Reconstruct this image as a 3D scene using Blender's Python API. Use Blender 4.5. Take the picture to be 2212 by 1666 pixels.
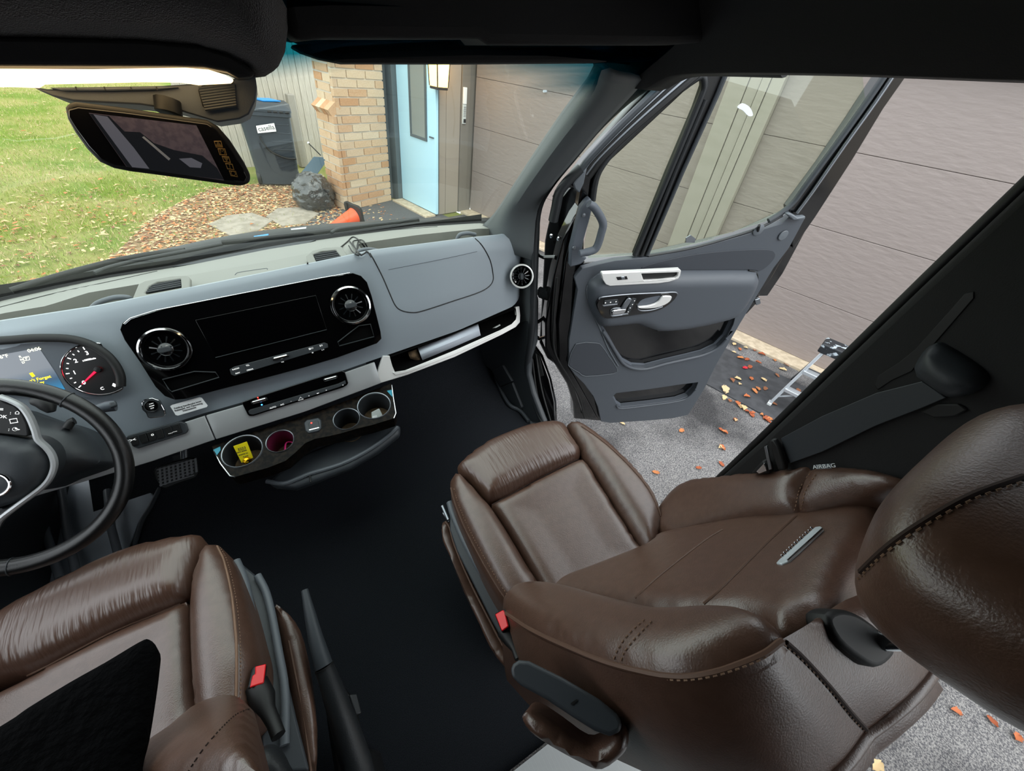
import bpy, bmesh, math, random
import numpy as np
from mathutils import Vector, Matrix
from mathutils.bvhtree import BVHTree
from mathutils.geometry import delaunay_2d_cdt, tessellate_polygon

random.seed(7)
rng = np.random.default_rng(7)
scene = bpy.context.scene
COL = scene.collection
for o in list(bpy.data.objects):
    bpy.data.objects.remove(o)

# ------------------------------------------------------------------ camera
# axes: x = right across the van, y = forward, z = up from the cab floor
F = 855.0
CAM = Vector((.06, 0.0, 1.52))
RX = Vector((0.86942586, -0.48730507, 0.08143984))     # image right
RY = Vector((-0.30156094, -0.65398145, -0.6938078))    # image down
RZ = Vector((0.3913562, 0.57865537, -0.71554056))      # view direction
cd = bpy.data.cameras.new('camera')
cd.sensor_fit = 'HORIZONTAL'
cd.sensor_width = 36.0
cd.lens = F / 2212 * 36.0
cd.clip_start = .02
cd.clip_end = 200
cam = bpy.data.objects.new('camera', cd)
cam.matrix_world = Matrix(((RX.x, -RY.x, -RZ.x, CAM.x), (RX.y, -RY.y, -RZ.y, CAM.y),
                           (RX.z, -RY.z, -RZ.z, CAM.z), (0, 0, 0, 1)))
COL.objects.link(cam)
scene.camera = cam

# ------------------------------------------------------------------ sky and exposure
world = bpy.data.worlds.new('overcast_sky')
scene.world = world
world.use_nodes = True
wn = world.node_tree.nodes
wn['Background'].inputs[0].default_value = (.90, .96, 1.0, 1)
wn['Background'].inputs[1].default_value = 1.0
sd = bpy.data.lights.new('hazy_sun', 'SUN')
sd.energy = .55
sd.angle = math.radians(40)
sd.color = (1, .97, .92)
so = bpy.data.objects.new('hazy_sun', sd)
so.rotation_euler = (math.radians(38), math.radians(14), 0)
COL.objects.link(so)
scene.view_settings.view_transform = 'Standard'
scene.view_settings.look = 'None'
scene.view_settings.gamma = 1
scene.view_settings.use_curve_mapping = False
scene.view_settings.exposure = 1.48

# ------------------------------------------------------------------ rays: pixel of the 2212x1666 frame -> point on a real surface
def ray(u, v):
    return RX * ((u - 1106) / F) + RY * ((v - 833) / F) + RZ
def aty(u, v, y):
    d = ray(u, v); return CAM + d * ((y - CAM.y) / d.y)
def atz(u, v, z):
    d = ray(u, v); return CAM + d * ((z - CAM.z) / d.z)
def atx(u, v, x):
    d = ray(u, v); return CAM + d * ((x - CAM.x) / d.x)
class Plane:
    def __init__(s, p, n):
        s.p = Vector(p); s.n = Vector(n).normalized()
    def at(s, u, v, off=0):
        d = ray(u, v); return CAM + d * (((s.p + s.n * off - CAM).dot(s.n)) / d.dot(s.n))
    def pts(s, px, off=0):
        return [s.at(u, v, off) for u, v in px]
    def shift(s, off):
        return Plane(s.p + s.n * off, s.n)
def zz(ox, oy, pts, s=.3361):
    return [(ox + x * s, oy + y * s) for x, y in pts]
def cr(pts, k=6, closed=True):
    """Catmull-Rom through 2D or 3D points"""
    P = [np.array(p, float) for p in pts]; n = len(P); out = []
    rngi = range(n) if closed else range(n - 1)
    for i in rngi:
        if closed:
            p0, p1, p2, p3 = P[i - 1], P[i], P[(i + 1) % n], P[(i + 2) % n]
        else:
            p1, p2 = P[i], P[i + 1]
            p0 = P[i - 1] if i > 0 else 2 * p1 - p2
            p3 = P[i + 2] if i + 2 < n else 2 * p2 - p1
        for j in range(k):
            t = j / k
            out.append(.5 * (2 * p1 + (p2 - p0) * t + (2 * p0 - 5 * p1 + 4 * p2 - p3) * t * t + (3 * p1 - p0 - 3 * p2 + p3) * t ** 3))
    if not closed:
        out.append(P[-1])
    return [Vector(p) if len(p) == 3 else tuple(p) for p in out]

# ------------------------------------------------------------------ materials
def lin(c):
    if isinstance(c, str):
        c = [int(c[i:i + 2], 16) / 255 for i in (0, 2, 4)]
    return tuple(x / 12.92 if x <= .04045 else ((x + .055) / 1.055) ** 2.4 for x in c)
MATS = {}
def mat(name, col, rough=.5, metal=0, spec=.5, bump=0, bscale=200, col2=None, cscale=20, coat=0, emit=None, estr=0, sheen=0, bdist=.002, detail=4, lo=.4, hi=.6, aniso=None, transm=0):
    m = bpy.data.materials.new(name); m.use_nodes = True
    nt = m.node_tree; b = nt.nodes['Principled BSDF']
    c = lin(col)
    b.inputs['Base Color'].default_value = (*c, 1)
    b.inputs['Roughness'].default_value = rough
    b.inputs['Metallic'].default_value = metal
    b.inputs['Specular IOR Level'].default_value = spec
    b.inputs['Coat Weight'].default_value = coat
    b.inputs['Coat Roughness'].default_value = .05
    b.inputs['Sheen Weight'].default_value = sheen
    if transm: b.inputs['Transmission Weight'].default_value = transm
    if emit:
        b.inputs['Emission Color'].default_value = (*lin(emit), 1)
        b.inputs['Emission Strength'].default_value = estr
    tc = None
    if bump or col2:
        tc = nt.nodes.new('ShaderNodeTexCoord')
        src = tc.outputs['Object']
        if aniso:
            mp = nt.nodes.new('ShaderNodeMapping'); mp.inputs['Scale'].default_value = aniso
            nt.links.new(src, mp.inputs[0]); src = mp.outputs[0]
    if bump:
        no = nt.nodes.new('ShaderNodeTexNoise'); no.inputs['Scale'].default_value = bscale
        no.inputs['Detail'].default_value = detail
        nt.links.new(src, no.inputs['Vector'])
        bp = nt.nodes.new('ShaderNodeBump'); bp.inputs['Strength'].default_value = bump
        bp.inputs['Distance'].default_value = bdist
        nt.links.new(no.outputs[0], bp.inputs['Height'])
        nt.links.new(bp.outputs[0], b.inputs['Normal'])
    if col2:
        n2 = nt.nodes.new('ShaderNodeTexNoise'); n2.inputs['Scale'].default_value = cscale
        n2.inputs['Detail'].default_value = detail
        nt.links.new(src, n2.inputs['Vector'])
        rp = nt.nodes.new('ShaderNodeValToRGB')
        rp.color_ramp.elements[0].position = lo; rp.color_ramp.elements[1].position = hi
        rp.color_ramp.elements[0].color = (*c, 1); rp.color_ramp.elements[1].color = (*lin(col2), 1)
        nt.links.new(n2.outputs[0], rp.inputs[0])
        nt.links.new(rp.outputs[0], b.inputs['Base Color'])
    MATS[name] = m
    return m
def glass(name, tint, gloss=.03, rough=0):
    m = bpy.data.materials.new(name); m.use_nodes = True
    nt = m.node_tree; nt.nodes.clear()
    out = nt.nodes.new('ShaderNodeOutputMaterial'); mix = nt.nodes.new('ShaderNodeMixShader')
    tr = nt.nodes.new('ShaderNodeBsdfTransparent'); tr.inputs[0].default_value = (*lin(tint), 1)
    gl = nt.nodes.new('ShaderNodeBsdfGlossy'); gl.inputs['Roughness'].default_value = rough
    lw = nt.nodes.new('ShaderNodeLayerWeight'); pw = nt.nodes.new('ShaderNodeMath'); pw.operation = 'POWER'; pw.inputs[1].default_value = 5
    ma = nt.nodes.new('ShaderNodeMath'); ma.operation = 'MULTIPLY_ADD'; ma.inputs[1].default_value = .5; ma.inputs[2].default_value = gloss
    nt.links.new(lw.outputs['Facing'], pw.inputs[0]); nt.links.new(pw.outputs[0], ma.inputs[0])
    nt.links.new(ma.outputs[0], mix.inputs[0])
    nt.links.new(tr.outputs[0], mix.inputs[1]); nt.links.new(gl.outputs[0], mix.inputs[2])
    nt.links.new(mix.outputs[0], out.inputs[0])
    MATS[name] = m
    return m
mat('carpet', '202328', .95, spec=.1, bump=1, bscale=900, bdist=.004, col2='2c2f34', cscale=500)
mat('dash_grey', '8b949c', .42, spec=.6, bump=.25, bscale=900, bdist=.0006)
mat('dash_dark', '4c525a', .5, bump=.25, bscale=900, bdist=.0006)
mat('charcoal', '303438', .5, bump=.2, bscale=800, bdist=.0006)
mat('door_grey', '484d54', .5, bump=.2, bscale=900, bdist=.0006)
mat('door_dark', '545a63', .55, bump=.2, bscale=900, bdist=.0006)
mat('pillar_grey', '5a5f61', .6, bump=.3, bscale=700, bdist=.0006)
mat('black_soft', '0d0d0e', .75, bump=.3, bscale=600, bdist=.001)
mat('headliner', '121213', .95, spec=.1, bump=.6, bscale=700, bdist=.002)
mat('fuzzy', '3b3738', 1, spec=.05, bump=1, bscale=900, bdist=.006, sheen=.5)
mat('vane', '16191c', .15, coat=.5)
mat('recess_shade', '030303', .9, spec=.1)  # near-black colour stands in for the shade inside pockets and shelf
mat('gloss_black', '050506', .06, spec=.6, coat=.5)
mat('screen', '030304', .04, spec=.5)
mat('rubber', '0b0c0d', .55)
mat('rubber_grey', '1d2023', .5, bump=.2, bscale=300)
mat('silver', 'b2b4b6', .35, metal=.35, bump=.05, bscale=1500)
mat('satin_white', 'e6e6e4', .3, metal=.25)
mat('chrome', 'e4e6e8', .08, metal=1)
mat('metal_black', '060607', .12, coat=.6)
mat('steel', '8f949a', .35, metal=.9)
mat('plastic_grey', '5d6369', .45, bump=.2, bscale=900, bdist=.0005)
mat('plastic_slate', '34393e', .5, bump=.2, bscale=900, bdist=.0005)
mat('leather', '533b2f', .34, spec=1, bump=.35, bscale=420, bdist=.0012, col2='5a4135', cscale=60, detail=6)
mat('leather_fold', '573e32', .33, spec=1, bump=.32, bscale=38, bdist=.006, aniso=(3.2, .35, .6), detail=2)
mat('seam', '5e4436', .6)
mat('thread', '7d604c', .7)
mat('thread_dark', '2d1c15', .8)
mat('steer_leather', '0e0e0f', .33, spec=.6, bump=.15, bscale=700)
mat('red_plastic', 'e2141c', .35)
mat('white_paint', 'f6f7f9', .4)
mat('print_dark', '303236', .7)
mat('print_white', 'f2f2f0', .6, emit='ffffff', estr=.25)
mat('gauge_face', '141416', .4)
mat('needle', 'd40a2a', .3, emit='ff1030', estr=1.4)
mat('gauge_print', 'ffffff', .5, emit='ffffff', estr=1.1)
mat('lcd_yellow', 'f2d60a', .5, emit='ffe000', estr=.8)
mat('lcd_cream', 'e8e6c8', .5, emit='f0f0d0', estr=.7)
mat('led_red', 'ff2020', .5, emit='ff2018', estr=6)
mat('led_blue', '3090ff', .5, emit='40a0ff', estr=2)
mat('amber', 'b89048', .5)
mat('yellow_tag', 'e2cf05', .45)
mat('brass', 'd9a520', .2, metal=1)
mat('pink', 'e0237e', .5)
mat('magenta_dark', '5c1230', .5)
mat('cup_liner', '24282c', .6)
mat('cup_base', '6b563c', .8, col2='4d3d2a', cscale=60)
mat('teal_film', '1f8ea6', .3)
mat('clear_plastic', 'cfd3d2', .25)
mat('paper', 'e4e9f2', .5)
mat('booklet', 'c3cbd6', .35)
mat('blue_plastic', '1f8fe0', .4)
def asphalt_material():
    m = mat('asphalt', '66656a', .85, bump=1, bscale=230, bdist=.012, detail=6)
    nt = m.node_tree; b = nt.nodes['Principled BSDF']; tc = next(n for n in nt.nodes if n.type == 'TEX_COORD')
    def noise(sc, det, lo, hi, c0, c1):
        n = nt.nodes.new('ShaderNodeTexNoise'); n.inputs['Scale'].default_value = sc; n.inputs['Detail'].default_value = det
        r = nt.nodes.new('ShaderNodeValToRGB'); r.color_ramp.elements[0].position = lo; r.color_ramp.elements[1].position = hi
        r.color_ramp.elements[0].color = (*lin(c0), 1); r.color_ramp.elements[1].color = (*lin(c1), 1)
        nt.links.new(tc.outputs['Object'], n.inputs['Vector']); nt.links.new(n.outputs[0], r.inputs[0]); return r.outputs[0]
    fine = noise(150, 5, .40, .62, '5f5e62', 'aaa7a4'); stain = noise(1.5, 4, .36, .56, '7d7d80', 'ffffff')
    mx = nt.nodes.new('ShaderNodeMix'); mx.data_type = 'RGBA'; mx.blend_type = 'MULTIPLY'; mx.inputs[0].default_value = 1
    nt.links.new(fine, mx.inputs[6]); nt.links.new(stain, mx.inputs[7]); nt.links.new(mx.outputs[2], b.inputs['Base Color'])
asphalt_material()
mat('asphalt_dark', '515256', .85, bump=1, bscale=220, bdist=.01, col2='6a6a6c', cscale=140, detail=6)
mat('lawn', '7c8f3e', .95, spec=.1, col2='aaa266', cscale=.9, detail=8, bump=1, bscale=60, bdist=.03)
mat('mulch', '8a6f50', .95, spec=.1, col2='b39a78', cscale=14, detail=8, bump=1, bscale=45, bdist=.03)
mat('flagstone', 'a49a8d', .85, bump=.6, bscale=40, col2='8f8678', cscale=9, bdist=.01)
mat('concrete', 'cdbda4', .85, bump=.5, bscale=90, col2='b7a78f', cscale=18)
mat('garage_paint', '8f847f', .6, bump=.45, bscale=9, bdist=.012, aniso=(.28, 1, 3.2), detail=3)
mat('garage_trim', '9a938a', .6, bump=.2, bscale=60)
mat('garage_trim_dark', '7c756d', .6, bump=.2, bscale=60)
mat('siding', '9f9489', .65, bump=.3, bscale=50)
mat('fence', 'b0a79c', .85, bump=.5, bscale=30, aniso=(8, 8, .5), col2='bdb4a9', cscale=8)
mat('door_blue', 'c0ecff', .4)
mat('frame_slate', '525c60', .55)
mat('window_dim', '8b9390', .1)
mat('mortar', 'ded7cb', .95, bump=.5, bscale=120)
BRICKS = []
for i, (c1, c2) in enumerate([('d8b492', 'c9a07a'), ('dcbf9f', 'd0ad8a'), ('e0cbb0', 'd5bc9e'), ('cfa27a', 'c0916a'), ('dcc2a6', 'cfb294')]):
    BRICKS.append(mat('brick_%d' % i, c1, .9, bump=.7, bscale=60, col2=c2, cscale=25, bdist=.006))
mat('bin_plastic', '2c343d', .5, bump=.2, bscale=90)
mat('trash_bag', '121417', .16, spec=1, coat=.5, bump=.8, bscale=26, bdist=.03, detail=4)
mat('laptop', '4a6070', .35)
mat('orange', 'f25a2a', .45)
mat('ladder_alu', 'c6ccd2', .35, metal=.6)
mat('ladder_cap', '23262a', .5, col2='b9c4cc', cscale=22, lo=.56, hi=.62, detail=5)
mat('mat_rubber', '37383b', .8, bump=.6, bscale=120, col2='424346', cscale=12)
LEAF = [mat('leaf_%d' % i, c, .7, bump=.4, bscale=80) for i, c in enumerate(['b5653a', 'a0522f', 'c07a48', 'd6b98a', '8c5a3c'])]
mat('leaf_red', 'c02030', .6)
mat('lamp_glow', 'ffdf9a', .5, emit='ffbe55', estr=2.6)
mat('dome_glow', 'ffe7b8', .5, emit='ffdaa0', estr=1.25)
mat('bronze', '2e2a26', .5)
mat('grass_a', '8a9c45', .8, spec=.15)
mat('grass_b', 'b0b46c', .8, spec=.15)
mat('leaf_pale', 'c9b08a', .8)
mat('hood_paint', '17191b', .45, spec=.25)
mat('dash_top', '84857f', .55, spec=.4, bump=.25, bscale=900, bdist=.0006)
mat('door_inset', '363a41', .6, bump=.2, bscale=900, bdist=.0006)
mat('ribbed', 'a7aaab', .5)
glass('glass_windshield', 'eff6ee')
glass('glass_door', 'f4f9f0', gloss=.05)
glass('glass_shade', '3fa0b4')
glass('glass_light', 'f2f6f2')
def shade_band_material():
    m = bpy.data.materials.new('shade_band'); m.use_nodes = True
    nt = m.node_tree; nt.nodes.clear()
    out = nt.nodes.new('ShaderNodeOutputMaterial'); tr = nt.nodes.new('ShaderNodeBsdfTransparent')
    at = nt.nodes.new('ShaderNodeAttribute'); at.attribute_name = 'band'
    rp = nt.nodes.new('ShaderNodeValToRGB')
    rp.color_ramp.elements[0].color = (*lin('1c7f98'), 1); rp.color_ramp.elements[0].position = 0
    rp.color_ramp.elements[1].color = (1, 1, 1, 1); rp.color_ramp.elements[1].position = 1
    nt.links.new(at.outputs['Fac'], rp.inputs[0]); nt.links.new(rp.outputs[0], tr.inputs[0])
    nt.links.new(tr.outputs[0], out.inputs[0])
    MATS['shade_band'] = m
shade_band_material()
def lcd_material():
    """instrument display: grey on top, blue towards the foot, lit from inside"""
    m = bpy.data.materials.new('lcd'); m.use_nodes = True
    nt = m.node_tree; b = nt.nodes['Principled BSDF']
    tc = nt.nodes.new('ShaderNodeTexCoord'); sp = nt.nodes.new('ShaderNodeSeparateXYZ')
    nt.links.new(tc.outputs['Generated'], sp.inputs[0])
    rp = nt.nodes.new('ShaderNodeValToRGB'); cr_ = rp.color_ramp
    cr_.elements[0].color = (*lin('0a7fb0'), 1); cr_.elements[0].position = .0
    cr_.elements[1].color = (*lin('767d85'), 1); cr_.elements[1].position = .55
    e = cr_.elements.new(.28); e.color = (*lin('2b4f6b'), 1)
    nt.links.new(sp.outputs['Z'], rp.inputs[0])
    nt.links.new(rp.outputs[0], b.inputs['Emission Color']); b.inputs['Emission Strength'].default_value = .45
    b.inputs['Base Color'].default_value = (.02, .02, .02, 1); b.inputs['Roughness'].default_value = .3
    MATS['lcd'] = m
lcd_material()

# ------------------------------------------------------------------ object helpers
WLOC = {}
def link(o, parent, loc):
    loc = Vector(loc)
    WLOC[o] = loc
    if parent is not None:
        o.parent = parent
        o.location = loc - WLOC[parent]
    else:
        o.location = loc
    COL.objects.link(o)
    return o
def tag(o, label, cat, group=None, kind=None):
    o['label'] = label; o['category'] = cat
    if group: o['group'] = group
    if kind: o['kind'] = kind
    return o
def struct(o, label=None):
    o['kind'] = 'structure'
    if label: o['label'] = label
    return o
def thing(name, label, cat, loc, group=None):
    o = bpy.data.objects.new(name, None); o.empty_display_size = .05
    link(o, None, loc); tag(o, label, cat, group)
    return o
def obj(name, verts, faces, m, parent=None, smooth=True, bevel=0, sharp=40, sub=0, solid=0, bseg=2, part_label=None):
    V = [Vector(v) for v in verts]
    lo = Vector((min(v[i] for v in V) for i in range(3))); hi = Vector((max(v[i] for v in V) for i in range(3)))
    c = (lo + hi) / 2
    me = bpy.data.meshes.new(name)
    me.from_pydata([v - c for v in V], [], faces)
    me.update()
    me.materials.append(MATS[m] if isinstance(m, str) else m)
    if smooth:
        me.shade_smooth()
        if not sub: me.set_sharp_from_angle(angle=math.radians(sharp))
    o = bpy.data.objects.new(name, me)
    link(o, parent, c)
    if solid:
        md = o.modifiers.new('solid', 'SOLIDIFY'); md.thickness = solid; md.offset = -1
    if bevel:
        md = o.modifiers.new('bevel', 'BEVEL'); md.width = bevel; md.segments = bseg
        md.limit_method = 'ANGLE'; md.angle_limit = math.radians(35)
        md.harden_normals = False
    if sub:
        md = o.modifiers.new('sub', 'SUBSURF'); md.levels = sub; md.render_levels = sub
    if part_label: o['label'] = part_label
    return o
def fixn(verts, faces):
    bm = bmesh.new(); vs = [bm.verts.new(v) for v in verts]
    for f in faces:
        try: bm.faces.new([vs[i] for i in f])
        except ValueError: pass
    bmesh.ops.recalc_face_normals(bm, faces=bm.faces)
    bm.verts.index_update()
    out = [[v.index for v in f.verts] for f in bm.faces]
    bm.free()
    return out
def slab(name, pts, n, t, m, parent=None, holes=(), bevel=0, smooth=True, **kw):
    """prism: face polygon pts (with holes), extruded by t against n"""
    n = Vector(n).normalized(); loops = [[Vector(p) for p in pts]] + [[Vector(p) for p in h] for h in holes]
    flat = [p for l in loops for p in l]; N = len(flat)
    faces = []
    if holes:
        for tri in tessellate_polygon(loops):
            faces.append(list(tri))
    else:
        faces.append(list(range(N)))
    faces2 = [[i + N for i in f] for f in faces]
    k = 0; side = []
    for l in loops:
        L = len(l)
        for i in range(L):
            a, b = k + i, k + (i + 1) % L
            side.append([a, b, b + N, a + N])
        k += L
    verts = flat + [p - n * t for p in flat]
    return obj(name, verts, fixn(verts, faces + faces2 + side), m, parent, bevel=bevel, smooth=smooth, **kw)
def pslab(name, px, pl, off, t, m, parent=None, holes=(), bevel=0, smooth_out=0, **kw):
    if smooth_out: px = cr(px, smooth_out)
    return slab(name, pl.pts(px, off), pl.n, t, m, parent, [pl.pts(h, off) for h in holes], bevel, **kw)
def tube(name, pts, r, m, parent=None, closed=False, seg=10, sq=1.0, **kw):
    P = [Vector(p) for p in pts]; n = len(P)
    rr = r if hasattr(r, '__len__') else [r] * n
    verts = []; faces = []
    up = None
    for i in range(n):
        a = P[i - 1] if (i > 0 or closed) else P[i]; b = P[(i + 1) % n] if (i < n - 1 or closed) else P[i]
        t = (b - a)
        t = t.normalized() if t.length > 1e-9 else Vector((0, 0, 1))
        if up is None:
            up = t.orthogonal().normalized()
        up = (up - t * up.dot(t)); up = up.normalized() if up.length > 1e-6 else t.orthogonal().normalized()
        s = t.cross(up)
        for j in range(seg):
            an = 2 * math.pi * j / seg
            verts.append(P[i] + (up * math.cos(an) + s * math.sin(an) * sq) * rr[i])
    m_ = n if closed else n - 1
    for i in range(m_):
        for j in range(seg):
            a = i * seg + j; b = i * seg + (j + 1) % seg
            c = ((i + 1) % n) * seg + (j + 1) % seg; d = ((i + 1) % n) * seg + j
            faces.append([a, b, c, d])
    if not closed:
        faces.append(list(range(seg))); faces.append([(n - 1) * seg + j for j in range(seg)])
    return obj(name, verts, fixn(verts, faces), m, parent, **kw)
def box(name, c, s, m, parent=None, R=None, bevel=0, **kw):
    c = Vector(c); V = []
    for x in (-.5, .5):
        for y in (-.5, .5):
            for z in (-.5, .5):
                p = Vector((x * s[0], y * s[1], z * s[2]))
                V.append(c + (R @ p if R is not None else p))
    Fc = [[0, 1, 3, 2], [4, 6, 7, 5], [0, 4, 5, 1], [2, 3, 7, 6], [0, 2, 6, 4], [1, 5, 7, 3]]
    return obj(name, V, Fc, m, parent, bevel=bevel, smooth=bool(bevel), **kw)
def loft(name, rows, m, parent=None, closed=False, cap=False, **kw):
    n = len(rows[0]); verts = [Vector(p) for r in rows for p in r]; faces = []
    for i in range(len(rows) - 1):
        for j in range(n if closed else n - 1):
            a = i * n + j; b = i * n + (j + 1) % n
            faces.append([a, b, b + n, a + n])
    if cap:
        faces.append(list(range(n))); faces.append([(len(rows) - 1) * n + j for j in range(n)])
    return obj(name, verts, fixn(verts, faces), m, parent, **kw)
def frame(n, up=None):
    n = Vector(n).normalized()
    up = Vector(up) if up is not None else Vector((0, 0, 1))
    e1 = up.cross(n)
    if e1.length < 1e-6: e1 = Vector((1, 0, 0))
    e1.normalize(); e2 = n.cross(e1)
    return e1, e2, n
def lathe(name, c, n, prof, m, parent=None, seg=32, **kw):
    """prof: (radius, height along n)"""
    e1, e2, n = frame(n); c = Vector(c)
    rows = [[c + (e1 * math.cos(2 * math.pi * j / seg) + e2 * math.sin(2 * math.pi * j / seg)) * max(r, 1e-5) + n * h for j in range(seg)] for r, h in prof]
    return loft(name, rows, m, parent, closed=True, **kw)
def resample(P, d):
    P = [np.array(p, float) for p in P]; out = []
    n = len(P)
    for i in range(n):
        a, b = P[i], P[(i + 1) % n]; L = np.linalg.norm(b - a); k = max(1, int(round(L / d)))
        for j in range(k): out.append(a + (b - a) * j / k)
    return out
def pillow(name, pts, n, H, T, m, parent=None, res=.013, edge=.045, sag=0, power=.5, taper=.0, fn=None, **kw):
    """puffy upholstery: outline pts in a plane with normal n, crown H, skirt T"""
    n = Vector(n).normalized(); e1, e2, n = frame(n, Vector((0, 0, 1)) if abs(n.z) < .9 else Vector((0, 1, 0)))
    c = sum((Vector(p) for p in pts), Vector()) / len(pts)
    Q = [((Vector(p) - c).dot(e1), (Vector(p) - c).dot(e2)) for p in pts]
    B = np.array(resample(Q, res)); nb = len(B)
    area = .5 * np.sum(B[:, 0] * np.roll(B[:, 1], -1) - np.roll(B[:, 0], -1) * B[:, 1])
    if area < 0: B = B[::-1]
    A2 = np.roll(B, -1, 0)
    def dist(p):
        d = A2 - B; t = np.clip(((p - B) * d).sum(1) / np.maximum((d * d).sum(1), 1e-12), 0, 1)
        return np.sqrt((((B + d * t[:, None]) - p) ** 2).sum(1)).min()
    def inside(p):
        x, y = p; x1, y1 = B[:, 0], B[:, 1]; x2, y2 = A2[:, 0], A2[:, 1]
        cnd = (y1 > y) != (y2 > y)
        xi = x1 + (y - y1) * (x2 - x1) / np.where(cnd, y2 - y1, 1)
        return (np.sum(cnd & (x < xi)) % 2) == 1
    I = []
    lo, hi = B.min(0), B.max(0)
    row = 0; y = lo[1] + res * .5
    while y < hi[1]:
        x = lo[0] + (res * .5 if row % 2 else res * .25)
        while x < hi[0]:
            p = np.array((x, y))
            if inside(p) and dist(p) > res * .55: I.append(p)
            x += res
        y += res * .866; row += 1
    # an extra ring close to the edge keeps the roll round
    allp = [Vector(p) for p in B] + [Vector(p) for p in I]
    r = delaunay_2d_cdt(allp, [], [list(range(nb))], 1, 1e-6)
    V2, F2 = r[0], r[2]
    verts = []; bidx = []
    for q in V2:
        d = dist(np.array(q)); t = min(d / edge, 1)
        h = H * (1 - (1 - t) ** 2) ** power
        if sag: h -= sag * max(0, min(1, (d - edge) / (edge * 2 + 1e-9)))
        p = c + e1 * q[0] + e2 * q[1] + n * h
        if fn: p = fn(p, d)
        verts.append(p)
    faces = [list(f) for f in F2]
    orig = r[3]
    b2 = {}
    for i, l in enumerate(orig):
        for k in l:
            if k < nb: b2[k] = i
    base = len(verts)
    steps = 3
    for s in range(1, steps + 1):
        f = s / steps
        ins = taper * f * f
        for k in range(nb):
            q = B[k] * (1 - ins)
            verts.append(c + e1 * q[0] + e2 * q[1] - n * T * f)
    prev = [b2.get(k, 0) for k in range(nb)]
    for s in range(steps):
        cur = [base + s * nb + k for k in range(nb)]
        for k in range(nb):
            a, b = prev[k], prev[(k + 1) % nb]
            faces.append([a, cur[k], cur[(k + 1) % nb], b])
        prev = cur
    faces.append(prev)
    return obj(name, verts, fixn(verts, faces), m, parent, sharp=70, **kw)
def bvh_of(*objs):
    V = []; Fc = []
    for o in objs:
        k = len(V); w = WLOC[o]
        V += [v.co + w for v in o.data.vertices]
        Fc += [[i + k for i in p.vertices] for p in o.data.polygons]
    return BVHTree.FromPolygons(V, Fc)
def cast(bv, u, v, off=0, far=6):
    d = ray(u, v).normalized()
    h, nrm, i, dist = bv.ray_cast(CAM, d, far)
    if h is None: return None
    if nrm.dot(d) > 0: nrm = -nrm
    return h + nrm * off
def seam(name, px, bv, r, m, parent, off=0, k=5, closed=False, lift=0, **kw):
    P = [cast(bv, u, v, off) for u, v in cr(px, k, closed)]
    P = [p for p in P if p is not None]
    if len(P) < 2: return None
    # drop jumps
    runs = [[P[0]]]
    for p in P[1:]:
        if (p - runs[-1][-1]).length < .045 + r: runs[-1].append(p)
        else: runs.append([p])
    Q = max(runs, key=len)
    if len(Q) < 2: return None
    return tube(name, Q, r, m, parent, closed=closed, seg=6, **kw)
def stitches(name, px, bv, m, parent, off=.001, n=60, L=.0045, r=.0009):
    """a row of thread stitches, one joined part"""
    P = [cast(bv, u, v, off) for u, v in cr(px, 8, False)]
    P = [p for p in P if p is not None]
    if len(P) < 2: return None
    cum = [0]
    for a, b in zip(P, P[1:]): cum.append(cum[-1] + (b - a).length)
    tot = cum[-1]; V = []; Fc = []
    k = int(tot / (L * 1.7))
    for i in range(k):
        s = tot * (i + .5) / k
        j = max(0, next((q for q in range(len(cum) - 1) if cum[q + 1] >= s), 0))
        seg = P[j + 1] - P[j]
        if seg.length < 1e-7 or seg.length > .018: continue
        p = P[j] + seg * ((s - cum[j]) / seg.length); t = seg.normalized()
        vw = (CAM - p).normalized(); w = t.cross(vw).normalized()
        b = len(V)
        for a_, c_ in ((-1, -1), (1, -1), (1, 1), (-1, 1)):
            V.append(p + t * (a_ * L / 2) + w * (c_ * r))
        for a_, c_ in ((-1, -1), (1, -1), (1, 1), (-1, 1)):
            V.append(p + t * (a_ * L / 2 * .7) + w * (c_ * r * .6) + vw * r)
        Fc += [[b + 4, b + 5, b + 6, b + 7], [b, b + 1, b + 5, b + 4], [b + 1, b + 2, b + 6, b + 5], [b + 2, b + 3, b + 7, b + 6], [b + 3, b, b + 4, b + 7]]
    if not V: return None
    o = obj(name, V, Fc, m, parent, smooth=False)
    o['kind'] = 'stuff'
    return o
def text(name, body, c, ex, ey, size, m, parent=None, align='CENTER', depth=.0004):
    cu = bpy.data.curves.new(name, 'FONT'); cu.body = body; cu.size = size
    cu.align_x = align; cu.align_y = 'CENTER'; cu.extrude = depth; cu.resolution_u = 3
    t = bpy.data.objects.new(name + '_tmp', cu); COL.objects.link(t)
    dg = bpy.context.evaluated_depsgraph_get()
    me = bpy.data.meshes.new_from_object(t.evaluated_get(dg))
    V = [v.co.copy() for v in me.vertices]; Fc = [list(p.vertices) for p in me.polygons]
    bpy.data.objects.remove(t); bpy.data.curves.remove(cu); bpy.data.meshes.remove(me)
    ex = Vector(ex).normalized(); ey = (Vector(ey) - ex * Vector(ey).dot(ex)).normalized(); ez = ex.cross(ey)
    c = Vector(c)
    return obj(name, [c + ex * v.x + ey * v.y + ez * v.z for v in V], Fc, m, parent, smooth=False)
def ptext(name, body, pl, uv, uvx, uvy, size, m, parent=None, off=.001, **kw):
    """print on a plane: centre pixel, a pixel to its right, a pixel above it"""
    c = pl.at(*uv, off)
    return text(name, body, c, pl.at(*uvx, off) - c, pl.at(*uvy, off) - c, size, m, parent, **kw)
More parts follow.
